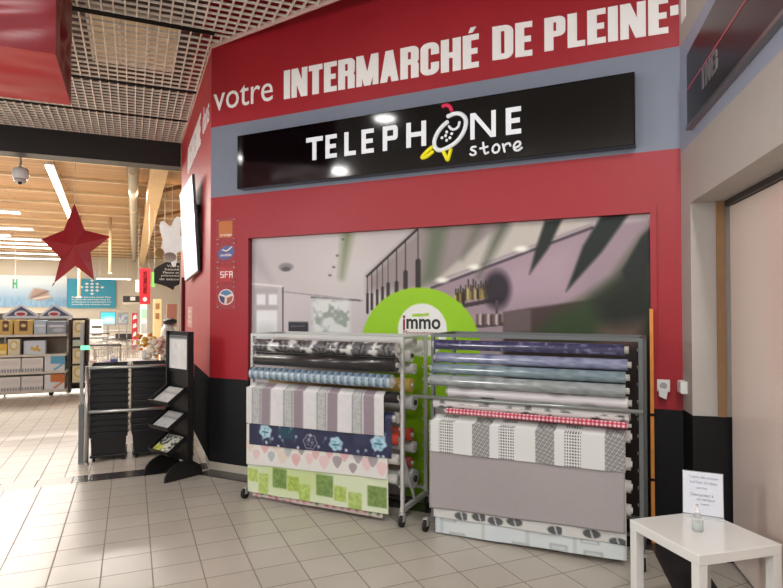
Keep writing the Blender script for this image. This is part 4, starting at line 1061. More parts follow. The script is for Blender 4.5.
MB().cyl((0, 0, 0), (.1, 26, 0), .11, n=14).build('tube', mat('duct_grey', (176, 168, 152), .4, .5), t)
for y in (1, 6, 12, 18, 24): MB().tube([(.115 * math.cos(q) + .004 * y, y, .115 * math.sin(q)) for q in np.linspace(0, 6.283, 15)], .012, 6).build('clamp', JOIST, t)
WALLS = mat('store_wall', (222, 214, 198), .7)
slab('wall_store_back', FS, -26, 14, 40, 40.2, 0, ROOFZ, WALLS)
slab('wall_store_right', FS, 6, 6.2, 10.6, 40, 0, ROOFZ, WALLS)
TUBE = mat('tube_glow', (255, 250, 240), .4, emit=9)
def strip_light(label, p0, p1, z, w_, grp=None, hang=True):
    p0, p1 = Vector((*p0, 0)), Vector((*p1, 0)); L = (p1 - p0).length; ang = math.atan2(p1.y - p0.y, p1.x - p0.x)
    t = thing('strip_light', label, 'ceiling light', FS, (p0.x, p0.y, z), ang, grp)
    MB().box(0, L, -w_ / 2, w_ / 2, .02, .07).build('housing', WHITE, t)
    MB().box(.01, L - .01, -w_ / 2 + .01, w_ / 2 - .01, 0, .02).build('diffuser', TUBE, t)
    for x in (L * .1, L * .9): MB().cyl((x, 0, .07), (x, 0, ROOFZ - z), .005, n=6).build('hanger', WHITE, t)
    return t
LZ = 4.3
strip_light('long white strip light running away from the entrance', pf(49, 166, LZ), pf(72, 222, LZ), LZ, .15)
rows = [(10, 236, 'short strip between the second and third cross strips'), (50, 245, 'strip just beyond the third cross strip'), (20, 213.5, 'nearest of the cross strips'), (33, 230, 'second cross strip back from the camera dome'), (41, 240.5, 'third cross strip back from the camera dome'), (57, 249, 'fourth cross strip back from the camera dome'), (63, 255, 'fifth cross strip back from the camera dome'), (70, 260, 'farthest of the cross strips')]
for px, py, lb in rows:
    q = pf(px, py, LZ); strip_light('white ceiling strip light, ' + lb, (q[0] - 9, q[1]), q, LZ, .32, 'cross strip lights of the store')
q = pf(124, 278.5, 3.6)
v0, z0 = pa(96, 278.3, 30); v1, _ = pa(131, 278.3, 30)
strip_light('white strip light hanging before the blue wall sign', (v0, 30), (v1, 30), z0 - .04, .12)
# hanging rods
for px, py0, lb in ((110, 274, 'thin white rod hanging left of the timber beam'), (79, 298, 'thin white rod hanging before the blue wall sign')):
    v0, z0 = pa(px, py0, 22); t = thing('hanging_rod', lb, 'rod', FS, (v0, 22, z0)); MB().cyl((0, 0, 0), (0, 0, ROOFZ - z0), .05, n=8).build('rod', JOIST, t); MB().box(-.07, .07, -.07, .07, 0, .05).build('end_cap', JOIST, t)

# camera dome hung from the beam
v0, z0 = pa(20.5, 175, 10.75)
t = thing('camera_dome', 'white domed security camera hanging below the dark beam', 'security camera', FS, (v0, 10.75, z0))
MB().lathe([(.05, .12), (.1, .1), (.118, .05), (.118, -.03), (.1, -.06)], n=20).build('shroud', WHITE, t)
MB().lathe([(.095, -.06), (.085, -.1), (.055, -.135), (.001, -.15)], n=20).build('dome', mat('dome_grey', (190, 186, 180), .1), t)
MB().ball((0, -.04, -.125), .032).build('lens', BLACK, t)
MB().cyl((0, 0, .12), (0, 0, ROOFZ - z0), .02, n=10).build('stem', CHROME, t)

# red star
D_ = 9.25
sp3 = lambda px, py: Vector(((px - 391.5) / FOC * D_, 0, (306 - py) / FOC * D_))
c0 = sp3(76, 246); tips = [(73.5, 203), (110, 236.5), (94, 280), (54, 283), (41, 239)]; inn = [(84, 230), (90, 252), (75, 266), (60, 258), (63, 230)]
t = thing('hanging_star', 'large red fabric star hanging at the store entrance', 'star decoration', FW, (c0.x, D_, EYE + c0.z))
m_ = MB(); ring = []
for a, b in zip(tips, inn): ring += [sp3(*a) - c0, sp3(*b) - c0]
m_.v = [tuple(q) for q in ring] + [(0, -.09, 0), (0, .09, 0)]
for i in range(10): m_.face((i, (i + 1) % 10, 10), 0); m_.face(((i + 1) % 10, i, 11), 0)
m_.build('star_body', mat('star_red', (158, 18, 34), .38, coat=.2), t)
q = sp3(*tips[0]) - c0; MB().cyl(q, (q.x, 0, 4.6 - EYE - c0.z), .004, n=6).build('thread', JOIST, t)
q0, q1 = sp3(*tips[2]) - c0, sp3(*tips[3]) - c0
MB().tube([q0, q0 + Vector((.02, 0, -.0)), q0 + Vector((.03, -.02, .14))], [.004, .02, .012], 6).build('white_tassel', WHITE, t)
MB().tube([q1, q1 + Vector((-.03, 0, -.05))], [.012, .006], 6).build('corner_tie', mat('tie_grey', (120, 116, 116), .6), t)

# red wrapped box hung at top left
bx0, bx1, by0, by1, bz0, bz1 = -3.0, -.5, 4.66, 5.80, 3.4, CZ - .004
t = thing('red_wrapped_box', 'big red satin wrapped box hanging from the grid at top left', 'hanging decoration', FS, (0, 0, bz0))
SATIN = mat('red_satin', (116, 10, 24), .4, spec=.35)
SATIN_LIT = mat('red_satin_lit_under', (196, 50, 58), .5, spec=.4)  # lighter copy of the satin; bounce light on the underside is in the colour
def wr(P, amp=1): return (vnoise(P[0] * 1.3, P[1] * 5 , 2.2, 3) - .5) * .05 * amp
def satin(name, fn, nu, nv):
    m_ = MB(); m_.grid(fn, nu, nv); m_.build(name, SATIN_LIT if 'bottom' in name else SATIN, t)
H_ = bz1 - bz0
satin('front_cloth', lambda U, V: (bx0 + (bx1 - bx0) * U, by0 + np.sin(np.pi * V) * np.sin(np.pi * U) * .02 + (vnoise(U * 3 + V, V * 4 + U * 2, 2.5, 3) - .5) * .06 * np.sin(np.pi * U) ** .5 * np.sin(np.pi * V) ** .5, H_ * (1 - V)), 60, 30)
satin('side_cloth', lambda U, V: (bx1 + (vnoise(U * 3, V * 2 + U, 3, 5) - .5) * .09 * np.sin(np.pi * U) * np.sin(np.pi * np.clip(V, 0, 1)) ** .4, by0 + (by1 - by0) * U, H_ * (1 - V)), 36, 30)
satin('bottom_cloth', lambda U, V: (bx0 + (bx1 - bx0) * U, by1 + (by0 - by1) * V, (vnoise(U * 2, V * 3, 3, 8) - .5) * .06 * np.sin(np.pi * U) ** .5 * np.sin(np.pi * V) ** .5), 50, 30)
MB().box(bx0, bx1 - .02, by1 - .02, by1, .02, H_).build('rear_cloth', SATIN, t)
MB().box(bx0 + .06, bx1 - .1, by0 + .1, by1 - .06, .08, H_).build('core', mat('satin_core', (90, 8, 18), .6), t)

# ---- shelf unit with boxed goods
GA = 12.4
def g(px, py): return pa(px, py, GA)
gx0, gx1 = g(0, 350)[0] - 1.0, g(66.5, 350)[0]
sh = thing('shelf_unit', 'beige supermarket shelf unit stocked with boxed sweets', 'shelf unit', FS, (gx1, GA, 0))
SHELF = mat('shelf_beige', (214, 206, 190), .4); BACKP = mat('shelf_back', (120, 108, 92), .6)
W_ = gx1 - gx0
levels = [g(30, y)[1] for y in (334.5, 354.5, 372, 390.5)]
MB().box(-W_, 0, .375, .4, .1, levels[0] + .38).build('back_panel', BACKP, sh)
for z in levels: MB().box(-W_, 0, -.02, .36, z - .04, z).build('shelf', SHELF, sh)
for x in (-.01, -W_ * .5, -W_ + .01): MB().box(x - .015, x + .015, .345, .375, 0, levels[0] + .36).build('upright', SHELF, sh)
for x in (-.25, -1.25): MB().cyl((x, .1, .04), (x, .16, .04), .04, n=12).build('wheel', RUB, sh)
MB().box(-W_, 0, .0, .3, .07, .1).build('plinth', SHELF, sh)
PR = paint_mat('carton_print', .45)
def carton(name, label, cat, px0, px1, level, hpx, c, pf_, dep=.26, y=.0, grp='boxed goods on the shelf unit'):
    x0, x1 = g(px0, 350)[0], g(px1, 350)[0]; z = levels[level]; h = g(30, 340 - hpx)[1] - g(30, 340)[1]
    t = thing(name, label, cat, FS, ((x0 + x1) / 2, GA + y, z), group=grp)
    hw = (x1 - x0) / 2 - .004
    MB().box(-hw, hw, .003, dep, 0.002, h).build('carton', mat('carton_%d_%d_%d' % c, c, .5), t)
    mb = MB(); mb.grid(lambda U, V: (-hw + 2 * hw * U, .0025 + 0 * U, h * V + .001), 28, 24, pf_); mb.f = [f_[::-1] for f_ in mb.f]
    mb.build('front_print', PR, t)
    return t
def pr_gold(U, V): return over(over(full(U, (206, 172, 92)), m_rect(U, V, .28, .72, .25, .95, .04), (96, 56, 28)), m_ell(U, V, .5, .62, .14, .12, .2), (226, 196, 120))
def pr_ring(c): return lambda U, V: over(over(full(U, c), m_ell(U, V, .5, .6, .36, .3, .1), (206, 178, 92)), m_ell(U, V, .5, .6, .24, .2, .15), (232, 222, 190))
def pr_blue(c): return lambda U, V: over(over(full(U, c), m_rect(U, V, .1, .9, .55, .7, .05), (230, 234, 238)), .7 * m_ell(U, V, .6, .3, .3, .16, .2), (206, 212, 220))
def pr_dots(U, V):
    img = full(U, (206, 214, 222))
    for a, b in ((.5, .35), (.62, .55), (.72, .3), (.38, .45), (.6, .38)): img = over(img, m_ell(U, V, a, b, .07, .12, .2), (206, 168, 60))
    return img
def pr_teeth(U, V):
    img = full(U, (226, 220, 212)); img = over(img, .5 * m_rect(U, V, .08, .92, .5, .85, .05), (206, 196, 190))
    q = (U * 8) % 1
    return over(img, m_rect(q, V, .2, .8, .05, .2 + 0 * q, .1) + 0, (84, 84, 96))
def pr_split(c): return lambda U, V: over(over(full(U, (222, 222, 222)), m_poly(U, V, [(.3, 1.1), (1.1, 1.1), (1.1, .45), (.3, .5)], .03), c), m_line(U, V, (.5, .1), (.9, .45), .1, .03), c)
carton('gift_box', 'golden brown gift box at the left end of the top shelf', 'box', -2, 12.5, 0, 14.5, (196, 160, 84), pr_gold)
carton('gift_box', 'golden gift box right of centre on the top shelf', 'box', 13.5, 32.5, 0, 14.5, (196, 160, 84), pr_gold)
carton('gift_box', 'pale blue box between gold and grey boxes on the top shelf', 'box', 33.5, 46, 0, 14, (176, 192, 204), pr_blue((176, 192, 204)))
carton('gift_box', 'wide grey blue box at the right end of the top shelf', 'box', 46.5, 66, 0, 13, (150, 158, 166), pr_blue((146, 154, 162)))
carton('gift_box', 'yellow box at the left end of the second shelf', 'box', -2, 7, 1, 11, (226, 184, 66), lambda U, V: over(full(U, (226, 184, 66)), m_rect(U, V, .1, .9, .1, .4, .05), (240, 220, 150)))
carton('gift_box', 'cream box with gold ring on the second shelf', 'box', 7.5, 20, 1, 15.5, (220, 208, 180), pr_ring((220, 208, 180)))
carton('gift_box', 'pale blue box with golden sweets on the second shelf', 'box', 23.5, 45.5, 1, 13.5, (206, 214, 222), pr_dots)
for lv, nm in ((2, 'third'), (3, 'bottom')):
    carton('sweet_carton', 'white carton with dark row print at the left of the %s shelf' % nm, 'box', -2, 21, lv, 14, (222, 216, 208), pr_teeth)
    carton('sweet_carton', 'white carton with dark row print in the middle of the %s shelf' % nm, 'box', 21.5, 43.5, lv, 14, (222, 216, 208), pr_teeth)
carton('sweet_carton', 'blue and white carton at the right of the third shelf', 'box', 44.5, 65, 2, 15, (120, 180, 206), pr_split((96, 168, 200)))
carton('sweet_carton', 'orange and white carton at the right of the bottom shelf', 'box', 44.5, 65, 3, 15, (206, 122, 60), pr_split((206, 116, 54)))
# roof-shaped headers
for (apx, bx0_, bx1_, lb) in ((21.5, 3, 38.5, 'roof shaped blue shelf header at the left'), (54.5, 39.5, 73, 'roof shaped blue shelf header beside the end display')):
    A0 = g(apx, 304.5); B0 = g(bx0_, 318.5); B1 = g(bx1_, 318.5); ox, oz = A0[0], B0[1]
    t = thing('shelf_header', lb, 'header sign', FS, (ox, GA - .04, oz), group='roof shaped headers on the shelf unit')
    l, r_, h = B0[0] - ox, B1[0] - ox, A0[1] - oz
    MB().prism([(l, 0), (r_, 0), (r_, .06), (0, h), (l, .06)], 0, .03).build('gable', mat('gable_white', (214, 218, 224), .5), t)
    MB().prism([(l * .82, .045), (r_ * .82, .045), (0, h * .86)], -.004, .0).build('blue_panel', mat('gable_blue', (72, 84, 112), .5), t)
    disc(MB(), 0, h * .34, .10, .055, -.01, -.004).build('white_badge', mat('gable_badge', (226, 220, 222), .5), t)
    disc(MB(), 0, h * .31, .07, .03, -.014, -.01).build('red_badge', mat('gable_red', (186, 50, 64), .5), t)
# end display
ex0, ex1 = g(69.5, 350)[0], g(87, 350)[0]
t = thing('end_display', 'dark brown end display beside the beige shelf unit', 'display stand', FS, ((ex0 + ex1) / 2, GA, 0))
ew = (ex1 - ex0) / 2; ez = g(70, 318.5)[1]; DBR = mat('display_brown', (52, 38, 30), .6)
m_ = MB().box(-ew, ew, .3, .34, .08, ez).build('back_board', DBR, t)
for s in (-1, 1): MB().box(s * ew - .02, s * ew + .02, .04, .32, .04, ez - .02).build('side_board', DBR, t)
elv = [g(70, y)[1] for y in (337.5, 346.5, 364, 383)]
for z in elv: MB().box(-ew + .02, ew - .02, .0, .3, z - .03, z).build('shelf', DBR, t)
for (y1, y0, lv, lb, pf_) in ((337.5, 321, 0, 'cream pack with gold ring, topmost on the dark end display', pr_ring((226, 212, 170))), (346.5, 340, 1, 'flat pale green pack on the dark end display', lambda U, V: full(U, (196, 206, 186))), (364, 348.5, 2, 'cream pack with gold ring below the flat green pack', pr_ring((220, 206, 170))), (383, 366, 3, 'cream pack with gold ring, lowest on the dark end display', pr_ring((222, 208, 166)))):
    h = g(70, y0)[1] - g(70, y1)[1]; pk = thing('biscuit_pack', lb, 'pack', FS, ((ex0 + ex1) / 2, GA + .01, elv[lv]), group='packs on the dark end display')
    pw = ew - .05; MB().box(-pw, pw, .003, .2, .002, h).build('pack', mat('pack_cream', (220, 206, 172), .5), pk)
    mb = MB(); mb.grid(lambda U, V: (-pw + 2 * pw * U, .0025 + 0 * U, .002 + (h - .002) * V), 24, 24, pf_); mb.f = [f_[::-1] for f_ in mb.f]; mb.build('front_print', PR, pk)

# ---- back wall graphics
BA = 39.9
def b(px, py): return pa(px, py, BA)
def p_sea(U, V):
    img = over(full(U, (232, 240, 246)), sst(V - .55, .25), (150, 184, 214)); img = over(img, sst(V - .28, .06), (112, 160, 200)); img = over(img, .5 * vnoise(U * 6, V, 8, 2) * sst(V - .4, .2), (214, 226, 236))
    img = over(img, m_poly(U, V, [(.42, .25), (.6, .2), (.76, .3), (.68, .55), (.5, .6), (.44, .42)], .03), (176, 150, 136)); img = over(img, m_line(U, V, (.48, .3), (.7, .5), .04, .03), (110, 96, 100)); return over(img, m_line(U, V, (.5, .26), (.72, .34), .04, .02), (230, 222, 214))
x0, z0 = b(-30, 307); x1, z1 = b(67, 276)
t = thing('sea_banner', 'wide pale blue seaside banner with boat on the store back wall', 'banner', FS, (x0, BA, z0))
mb = MB(); mb.grid(lambda U, V: ((x1 - x0) * U, 0 * U, (z1 - z0) * V), 90, 40, lambda U, V: p_sea((U - .3) / .7 * 1.0, V)); mb.f = [f_[::-1] for f_ in mb.f]
mb.build('print', PR, t)
MB().box(0, x1 - x0, .01, .05, 0, z1 - z0).build('board', WHITE, t)
x0, z0 = b(67.3, 308); x1, z1 = b(116, 279.5)
t = thing('blue_sign', 'turquoise sign with white crossed logo on the store back wall', 'sign', FS, (x0, BA - .03, z0)); sw_, sh_ = x1 - x0, z1 - z0
MB().box(0, sw_, 0, .05, 0, sh_).build('board', mat('sign_turquoise_glow', (44, 150, 180), .5, emit=.12), t)  # faint glow put into the board to brighten it
m_ = MB(); k = random.Random(2); cx_, cz_ = sw_ * .5, sh_ * .72
for i in range(-2, 3):
    for j in range(-2, 3):
        if (abs(i) + abs(j)) < 4 and (i + j) % 2 == 0 or i == j or i == -j:
            X_, Z_ = cx_ + (i - j) * .14, cz_ + (i + j) * .10
            m_.prism([(X_ - .11, Z_), (X_, Z_ - .08), (X_ + .11, Z_), (X_, Z_ + .08)], -.012 - (i + 3) * .0007 - (j + 3) * .0001, -.001)
m_.build('logo', WHITE, t)
for i, s in enumerate(('Bienvenue dans votre magasin Pleine', 'le plaisir de vivre bien tous les', 'producteurs et commercants d ici', 'ensemble nous agissons chaque')):
    tm = fit_text(s, sw_ * .09, sw_ * (.9 - .02 * (i % 2)), sh_ * (.335 - i * .083), sh_ * .068, -.006, .02); tm.build('text_line', WHITE, t)
v0, z0 = pa(12.5, 288.5, 30); v1, z1 = pa(17.5, 279, 30)
t = thing('exit_sign', 'small green hanging sign with two bars in the store', 'sign', FS, (v0, 30, z0)); w_, h_ = v1 - v0, z1 - z0
GRN = mat('exit_green', (60, 150, 110), .5)
for r_ in (rect(0, w_ * .32, 0, h_), rect(w_ * .68, w_, 0, h_)): MB().prism(r_, 0, .03).build('bar', GRN, t)
MB().prism(rect(w_ * .3, w_ * .7, h_ * .4, h_ * .6), .002, .028).build('cross_bar', GRN, t)
MB().cyl((w_ / 2, .015, h_ * .6), (w_ / 2, .015, ROOFZ - z0), .01, n=6).build('hanger', WHITE, t)
def hang_board(name, label, cat, px0, py0, px1, py1, a0, m, extra=None, hang=True, th=.03):
    v0, z0 = pa(px0, py1, a0); v1, z1 = pa(px1, py0, a0)
    t = thing(name, label, cat, FS, (v0, a0, z0)); w_, h_ = v1 - v0, z1 - z0
    MB().box(0, w_, 0, th, 0, h_).build('board', m, t)
    if hang:
        for x in (.85,): MB().cyl((w_ * x, th / 2, h_), (w_ * x, th / 2, ROOFZ - z0), .004, n=6).build('hanger', WHITE, t)
    if extra: extra(t, w_, h_)
    return t
DK = mat('dark_board', (44, 40, 40), .5)
def ex(t, w_, h_):
    MB().prism(rect(w_ * .42, w_ * .72, h_ * .35, h_ * .9), -.006, -.001).build('white_patch', WHITE, t); MB().prism(rect(0, w_, -.05, h_ * .12), -.006, -.001).build('pale_strip', mat('pale_strip', (200, 192, 180), .5), t)
hang_board('aisle_sign', 'small dark aisle sign with a white patch', 'sign', 123, 296, 140, 303, 26, DK, ex)
def ex(t, w_, h_):
    MB().prism(rect(w_ * .15, w_ * .42, h_ * .3, h_ * .62), -.005, -.001) and None
    tm = text_mb(MB(), 'PROMOS', 0, 0, 1, 0, bold=.02); xs = [p[0] for p in tm.v]; k_ = h_ * .62 / (max(xs) - min(xs))
    tm.v = [(w_ * .68 - p[2] * w_ * .5, -.004, h_ * .3 + (p[0] - min(xs)) * k_) for p in tm.v]; tm.build('dark_lettering', mat('banner_dark', (120, 12, 24), .5), t)
    disc(MB(), w_ * .5, h_ * .13, w_ * .2, w_ * .24, -.005, -.001).build('white_badge', WHITE, t)
hang_board('red_banner', 'narrow vertical red banner hanging above the checkouts', 'banner', 139.5, 268.5, 150.5, 304, 15.5, mat('banner_red', (216, 44, 56), .5), ex)
hang_board('green_banner', 'narrow bright green banner peeking beside the red banner', 'banner', 151.5, 272, 155, 287, 16.5, mat('banner_green', (110, 180, 80), .5))
hang_board('white_banner', 'narrow white board hanging left of the red banner', 'banner', 135.5, 280, 139, 292, 17, WHITE)
# dark curved sign with white words
v0, z0 = pa(154, 290, 14); v1, z1 = pa(180, 263, 14)
t = thing('curved_sign', 'black curved hanging sign with white words by the red facet', 'sign', FS, (v0, 14, z0)); w_, h_ = v1 - v0, z1 - z0
MB().prism([(0, h_ * .25), (w_ * .25, h_ * .2), (w_ * .5, h_ * .12), (w_ * .75, 0), (w_ * .8, h_ * .14), (w_, h_ * .22), (w_, h_), (w_ * .45, h_ * 1.02), (w_ * .12, h_ * .85), (0, h_ * .75)], 0, .03).build('board', DK, t)
for i, s in enumerate(('Votre', 'beauté', 'Fleurs et', 'plantes', 'de saison')):
    tm = fit_text(s, w_ * (.48 - .07 * i), w_ * .97, h_ * (.84 - i * .12), h_ * .085, -.004, .02); tm.build('text_line', WHITE, t)
MB().cyl((w_ * .4, .015, h_ * .95), (w_ * .4, .015, ROOFZ - z0), .01, n=6).build('hanger', WHITE, t)
# white cut-out flower decoration
v0, z0 = pa(172, 243, 13); t = thing('flower_cutout', 'large white cut-out blossom hanging beside the white screen', 'decoration', FS, (v0, 13, z0))
m_ = MB(); R1 = .36
pts = []
for i in range(40):
    q = 2 * math.pi * i / 40; rr = R1 * (1 + .28 * math.cos(5 * q + .6)) * (1.15 if math.sin(q) > 0 else .95); pts.append((rr * math.cos(q) * .6, rr * math.sin(q) * 1.15))
n_ = len(pts)
m_.v = [(0, -.02, 0)] + [(x, 0, z) for x, z in pts] + [(0, .03, 0)]
for i in range(n_): m_.face((0, 1 + i, 1 + (i + 1) % n_)); m_.face((n_ + 1, 1 + (i + 1) % n_, 1 + i))
m_.build('petals', mat('cutout_white_glow', (250, 250, 248), .5, emit=.4), t)  # petals given a glow of their own to brighten them, not a lamp
MB().ball((-.04, -.05, -.3), .13, (1, .4, .8), 8).build('lower_blossom', mat('blossom_grey', (206, 198, 198), .6), t)
MB().ball((-.25, -.04, -.22), .1, (1, .4, 1.1), 8).build('straw_bud', mat('bud_straw', (200, 168, 112), .6), t)
MB().cyl((0, 0, .3), (0, 0, ROOFZ - z0), .006, n=6).build('thread', WHITE, t)

# ---- checkout zone behind the rail
def standing(name, label, cat, px0, px1, py_top, a0, grp=None):
    v0, z1 = pa(px0, py_top, a0); v1, _ = pa(px1, py_top, a0)
    return thing(name, label, cat, FS, ((v0 + v1) / 2, a0, 0), group=grp), (v1 - v0) / 2, z1
t, hw, zt = standing('column_display', 'white goods column with dark price strips left of the trolleys', 'display stand', 90.5, 103, 320, 17)
MB().box(-hw, hw, 0, .4, 0, zt).build('column', mat('col_white', (226, 222, 214), .5), t)
for i, z in enumerate((.72, .88)): MB().box(-hw * .8, hw * .8, -.01, 0, zt * z - .05, zt * z).build('price_strip', DK, t)
for z in (.6, .5): MB().box(-hw, hw, -.12, 0, zt * z - .02, zt * z).build('shelf', WHITE, t)
t, hw, zt = standing('wall_screen', 'bright turquoise display screen at the back of the store', 'screen', 101, 115, 312.5, 28)
zb = pa(101, 324.5, 28)[1]; mb = MB(); mb.grid(lambda U, V: (-hw + 2 * hw * U, 0 * U, zb + (zt - zb) * V), 30, 20, lambda U, V: over(over(full(U, (60, 190, 216)), m_ell(U, V, .6, .35, .5, .3, .5), (190, 244, 250)), sst(V - .2, .1), (150, 180, 190))); mb.f = [f_[::-1] for f_ in mb.f]
mb.build('picture', paint_mat('screen_glow', .3, emit=.6), t); MB().box(-hw - .05, hw + .05, .01, .08, zb - .05, zt + .05).build('casing', mat('casing_grey', (150, 150, 152), .5), t)
MB().box(-.05, .05, .03, .07, 0, zb).build('stand', mat('casing_grey', (150, 150, 152), .5), t)
t, hw, zt = standing('framed_board', 'grey framed picture board right of the turquoise screen', 'board', 117.5, 128.5, 312.5, 27)
zb = pa(118, 325, 27)[1]; MB().box(-hw, hw, 0, .04, zb, zt).build('frame', mat('casing_grey', (150, 150, 152), .5), t)
mb = MB(); mb.grid(lambda U, V: ((-hw + 2 * hw * U) * .8, 0 * U - .006, zb + .08 + (zt - zb - .16) * V), 20, 20, lambda U, V: over(full(U, (176, 190, 202)), np.clip(vnoise(U, V, 5, 3) * 2 - .8, 0, 1), (110, 124, 140))); mb.f = [f_[::-1] for f_ in mb.f]; mb.build('picture', PR, t)
for s in (-.7, .7): MB().box(hw * s - .02, hw * s + .02, .005, .035, 0, zb).build('leg', mat('casing_grey', (150, 150, 152), .5), t)
t, hw, zt = standing('counter', 'long white service counter at the back of the store', 'counter', 86, 150, 331, 30)
MB().box(-hw, hw, 0, .8, 0, zt - .06).build('body', mat('counter_white', (216, 208, 196), .5), t); MB().box(-hw - .03, hw + .03, -.05, .83, zt - .06, zt).build('counter_top', mat('counter_grey', (176, 172, 166), .4), t); MB().box(-hw * .1, hw * .6, -.02, 0, zt - .5, zt - .15).build('dark_recess', DK, t)
t, hw, zt = standing('red_post', 'short red patterned post in the middle of the store', 'post', 132, 137.5, 313, 24)
MB().box(-hw, hw, 0, .2, 0, zt).build('shaft', mat('post_red', (176, 34, 52), .5), t)
for i in range(4): MB().prism([(-hw * .7, zt - .25 - i * .32), (hw * .7, zt - .2 - i * .32), (hw * .5, zt - .05 - i * .32), (-hw * .4, zt - .1 - i * .32)], -.008, -.001).build('white_mark', WHITE, t)
t, hw, zt = standing('wooden_column', 'pale wooden column display behind the flowers', 'display stand', 153.5, 161.5, 299, 18)
MB().box(-hw, hw, 0, .3, 0, zt).build('column', GLU, t)
for z in (.95, .8): MB().prism([(-hw * .5, zt * z - .2), (hw * .5, zt * z - .2), (hw * .5, zt * z - .03), (-hw * .5, zt * z - .03)], -.01, -.001).build('label_plate', mat('lab_brown', (150, 108, 62), .5), t)
t, hw, zt = standing('white_column', 'narrow white column right below the red banner', 'display stand', 140.5, 147, 304.5, 17)
MB().box(-hw, hw, 0, .25, 0, zt).build('column', mat('col_white', (226, 222, 214), .5), t); MB().box(-hw * .8, hw * .8, -.01, 0, zt - .35, zt - .12).build('green_label', mat('lab_green', (150, 200, 170), .5), t)
MB().box(-hw * .8, hw * .8, -.01, 0, zt - .75, zt - .5).build('grey_label', mat('lab_grey', (170, 170, 170), .5), t)
t, hw, zt = standing('pink_display', 'salmon pink display board near the red facet', 'display stand', 167, 177, 304, 14)
MB().box(-hw, hw, 0, .12, zt - .5, zt).build('board', mat('salmon', (222, 150, 130), .5), t); MB().box(-.02, .02, .03, .08, 0, zt - .5).build('leg', JOIST, t); MB().box(-hw, hw, -.02, .14, zt - .55, zt - .5).build('shelf', WHITE, t)
t, hw, zt = standing('white_sack', 'white sack with dark tied top near the red facet', 'sack', 160.5, 176, 320.5, 13)
MB().box(-hw, hw, -.05, .4, 0, zt - .42).build('pedestal', mat('ped_white', (212, 206, 196), .5), t)
MB().lathe([(hw * .7, zt - .42), (hw * .95, zt - .32), (hw * .85, zt - .18), (hw * .45, zt - .08)], (0, .15, 0)).build('sack_body', mat('sack_white', (226, 224, 222), .6, noise=.15), t)
MB().ball((.04, .15, zt - .03), .11, (1.3, 1, .7), 8).build('dark_top', DK, t)
t, hw, zt = standing('checkout_counter', 'low cream checkout counter just behind the basket stacks', 'counter', 128, 156, 361, 9.2)
CRM = mat('cream_lam', (232, 222, 202), .4); MB().box(-hw, hw, 0, .5, .08, zt - .03).build('body', CRM, t); MB().box(-hw - .02, hw + .02, -.02, .52, zt - .03, zt).build('counter_top', WHITE, t); MB().box(-hw + .03, hw - .03, .03, .47, 0, .08).build('plinth', DK, t)
t, hw, zt = standing('goods_table', 'low table of folded pale linens behind the left basket stack', 'table', 92, 124, 368, 9.6)
MB().box(-hw, hw, 0, .6, zt - .05, zt).build('tabletop', CRM, t)
for sx in (-1, 1):
    for sy in (.05, .55): MB().box(sx * (hw - .05) - .02, sx * (hw - .05) + .02, sy - .02, sy + .02, 0, zt - .05).build('leg', WHITE, t)
tv_, ta_ = t.location.copy(), 9.6
vv = (pa(92, 368, 9.6)[0] + pa(124, 368, 9.6)[0]) / 2
for i, (dx, c, lb, hh) in enumerate(((-.2, (226, 206, 186), 'cream folded linen on the low goods table', .10), (-.02, (206, 190, 214), 'lilac folded linen on the low goods table', .09), (.08, (100, 110, 170), 'blue folded linen on the low goods table', .11), (.2, (224, 220, 216), 'white folded linen on the low goods table', .07))):
    l_ = thing('folded_linen', lb, 'linen', FS, (vv + dx, 9.8, zt), group='folded linens on the goods table')
    for j in range(3): MB().box(-.05 - .003 * j, .05 - .003 * j, -.08, .08, j * hh / 3 + .001, (j + 1) * hh / 3 - .002).build('fold', mat('linen_%d' % i, c, .8), l_, bevel=.008)
# shopping trolleys
WIRE = mat('trolley_wire', (190, 186, 180), .3, .8)
tr = thing('shopping_trolley', 'wire shopping trolley with grey grip, nearest behind the goods table', 'trolley', FS, (0, 0, 0), .5, 'parked wire trolleys')
def tw(mb, a, b_, r=.006): mb.tube([a, b_], r, 6)
bs = MB()
def cp(u, v_, w_):   # basket corner interpolation
    L0, L1 = -.42, .42; hwid = .20 + .06 * (1 - v_ * 0) ; z = .45 + .47 * w_ + .08 * (1 - v_) * 0
    return (L0 + (L1 - L0) * v_, (u - .5) * 2 * (.19 + .07 * w_ * .6), z + .06 * v_ * (1 - w_))
for i in range(9):
    s = i / 8
    for u in (0, 1): tw(bs, cp(u, s, 0), cp(u, s, 1), .004)
    tw(bs, cp(0, s, 0), cp(1, s, 0), .004)
for i in range(5):
    w_ = i / 4
    for u in (0, 1): tw(bs, cp(u, 0, w_), cp(u, 1, w_), .006 if i == 4 else .004)
    for s in (0, 1): tw(bs, cp(0, s, w_), cp(1, s, w_), .006 if i == 4 else .004)
for i in range(1, 6):
    for s in (0, 1): tw(bs, cp(i / 6, s, 0), cp(i / 6, s, 1), .004)
bs.build('wire_basket', WIRE, tr)
MB().cyl((-.52, -.25, 1.0), (-.52, .25, 1.0), .016, n=12).build('handle', mat('trolley_grip', (96, 92, 92), .4), tr)
fm_ = MB()
for y in (-.2, .2): fm_.tube([(-.52, y * 1.2, 1.0), (-.44, y, .9), (-.36, y, .42), (-.3, y * 1.1, .14), (.42, y * .8, .14)], .011, 8)
fm_.build('chassis', WIRE, tr)
for x in (-.3, .4):
    for y in (-.2, .18): MB().cyl((x, y - .012, .06), (x, y + .012, .06), .06, n=14).build('wheel', RUB, tr)
def put_tr(px, py, z, a0, rot, first=False, lb=None):
    v0, _ = pa(px, py, a0)
    if first: place(tr, FS, (v0, a0, 0), rot)
    else: dup(tr, (v0, a0, 0), lb, FS, rot)
put_tr(117, 350, 0, 11.4, 1.25, True)
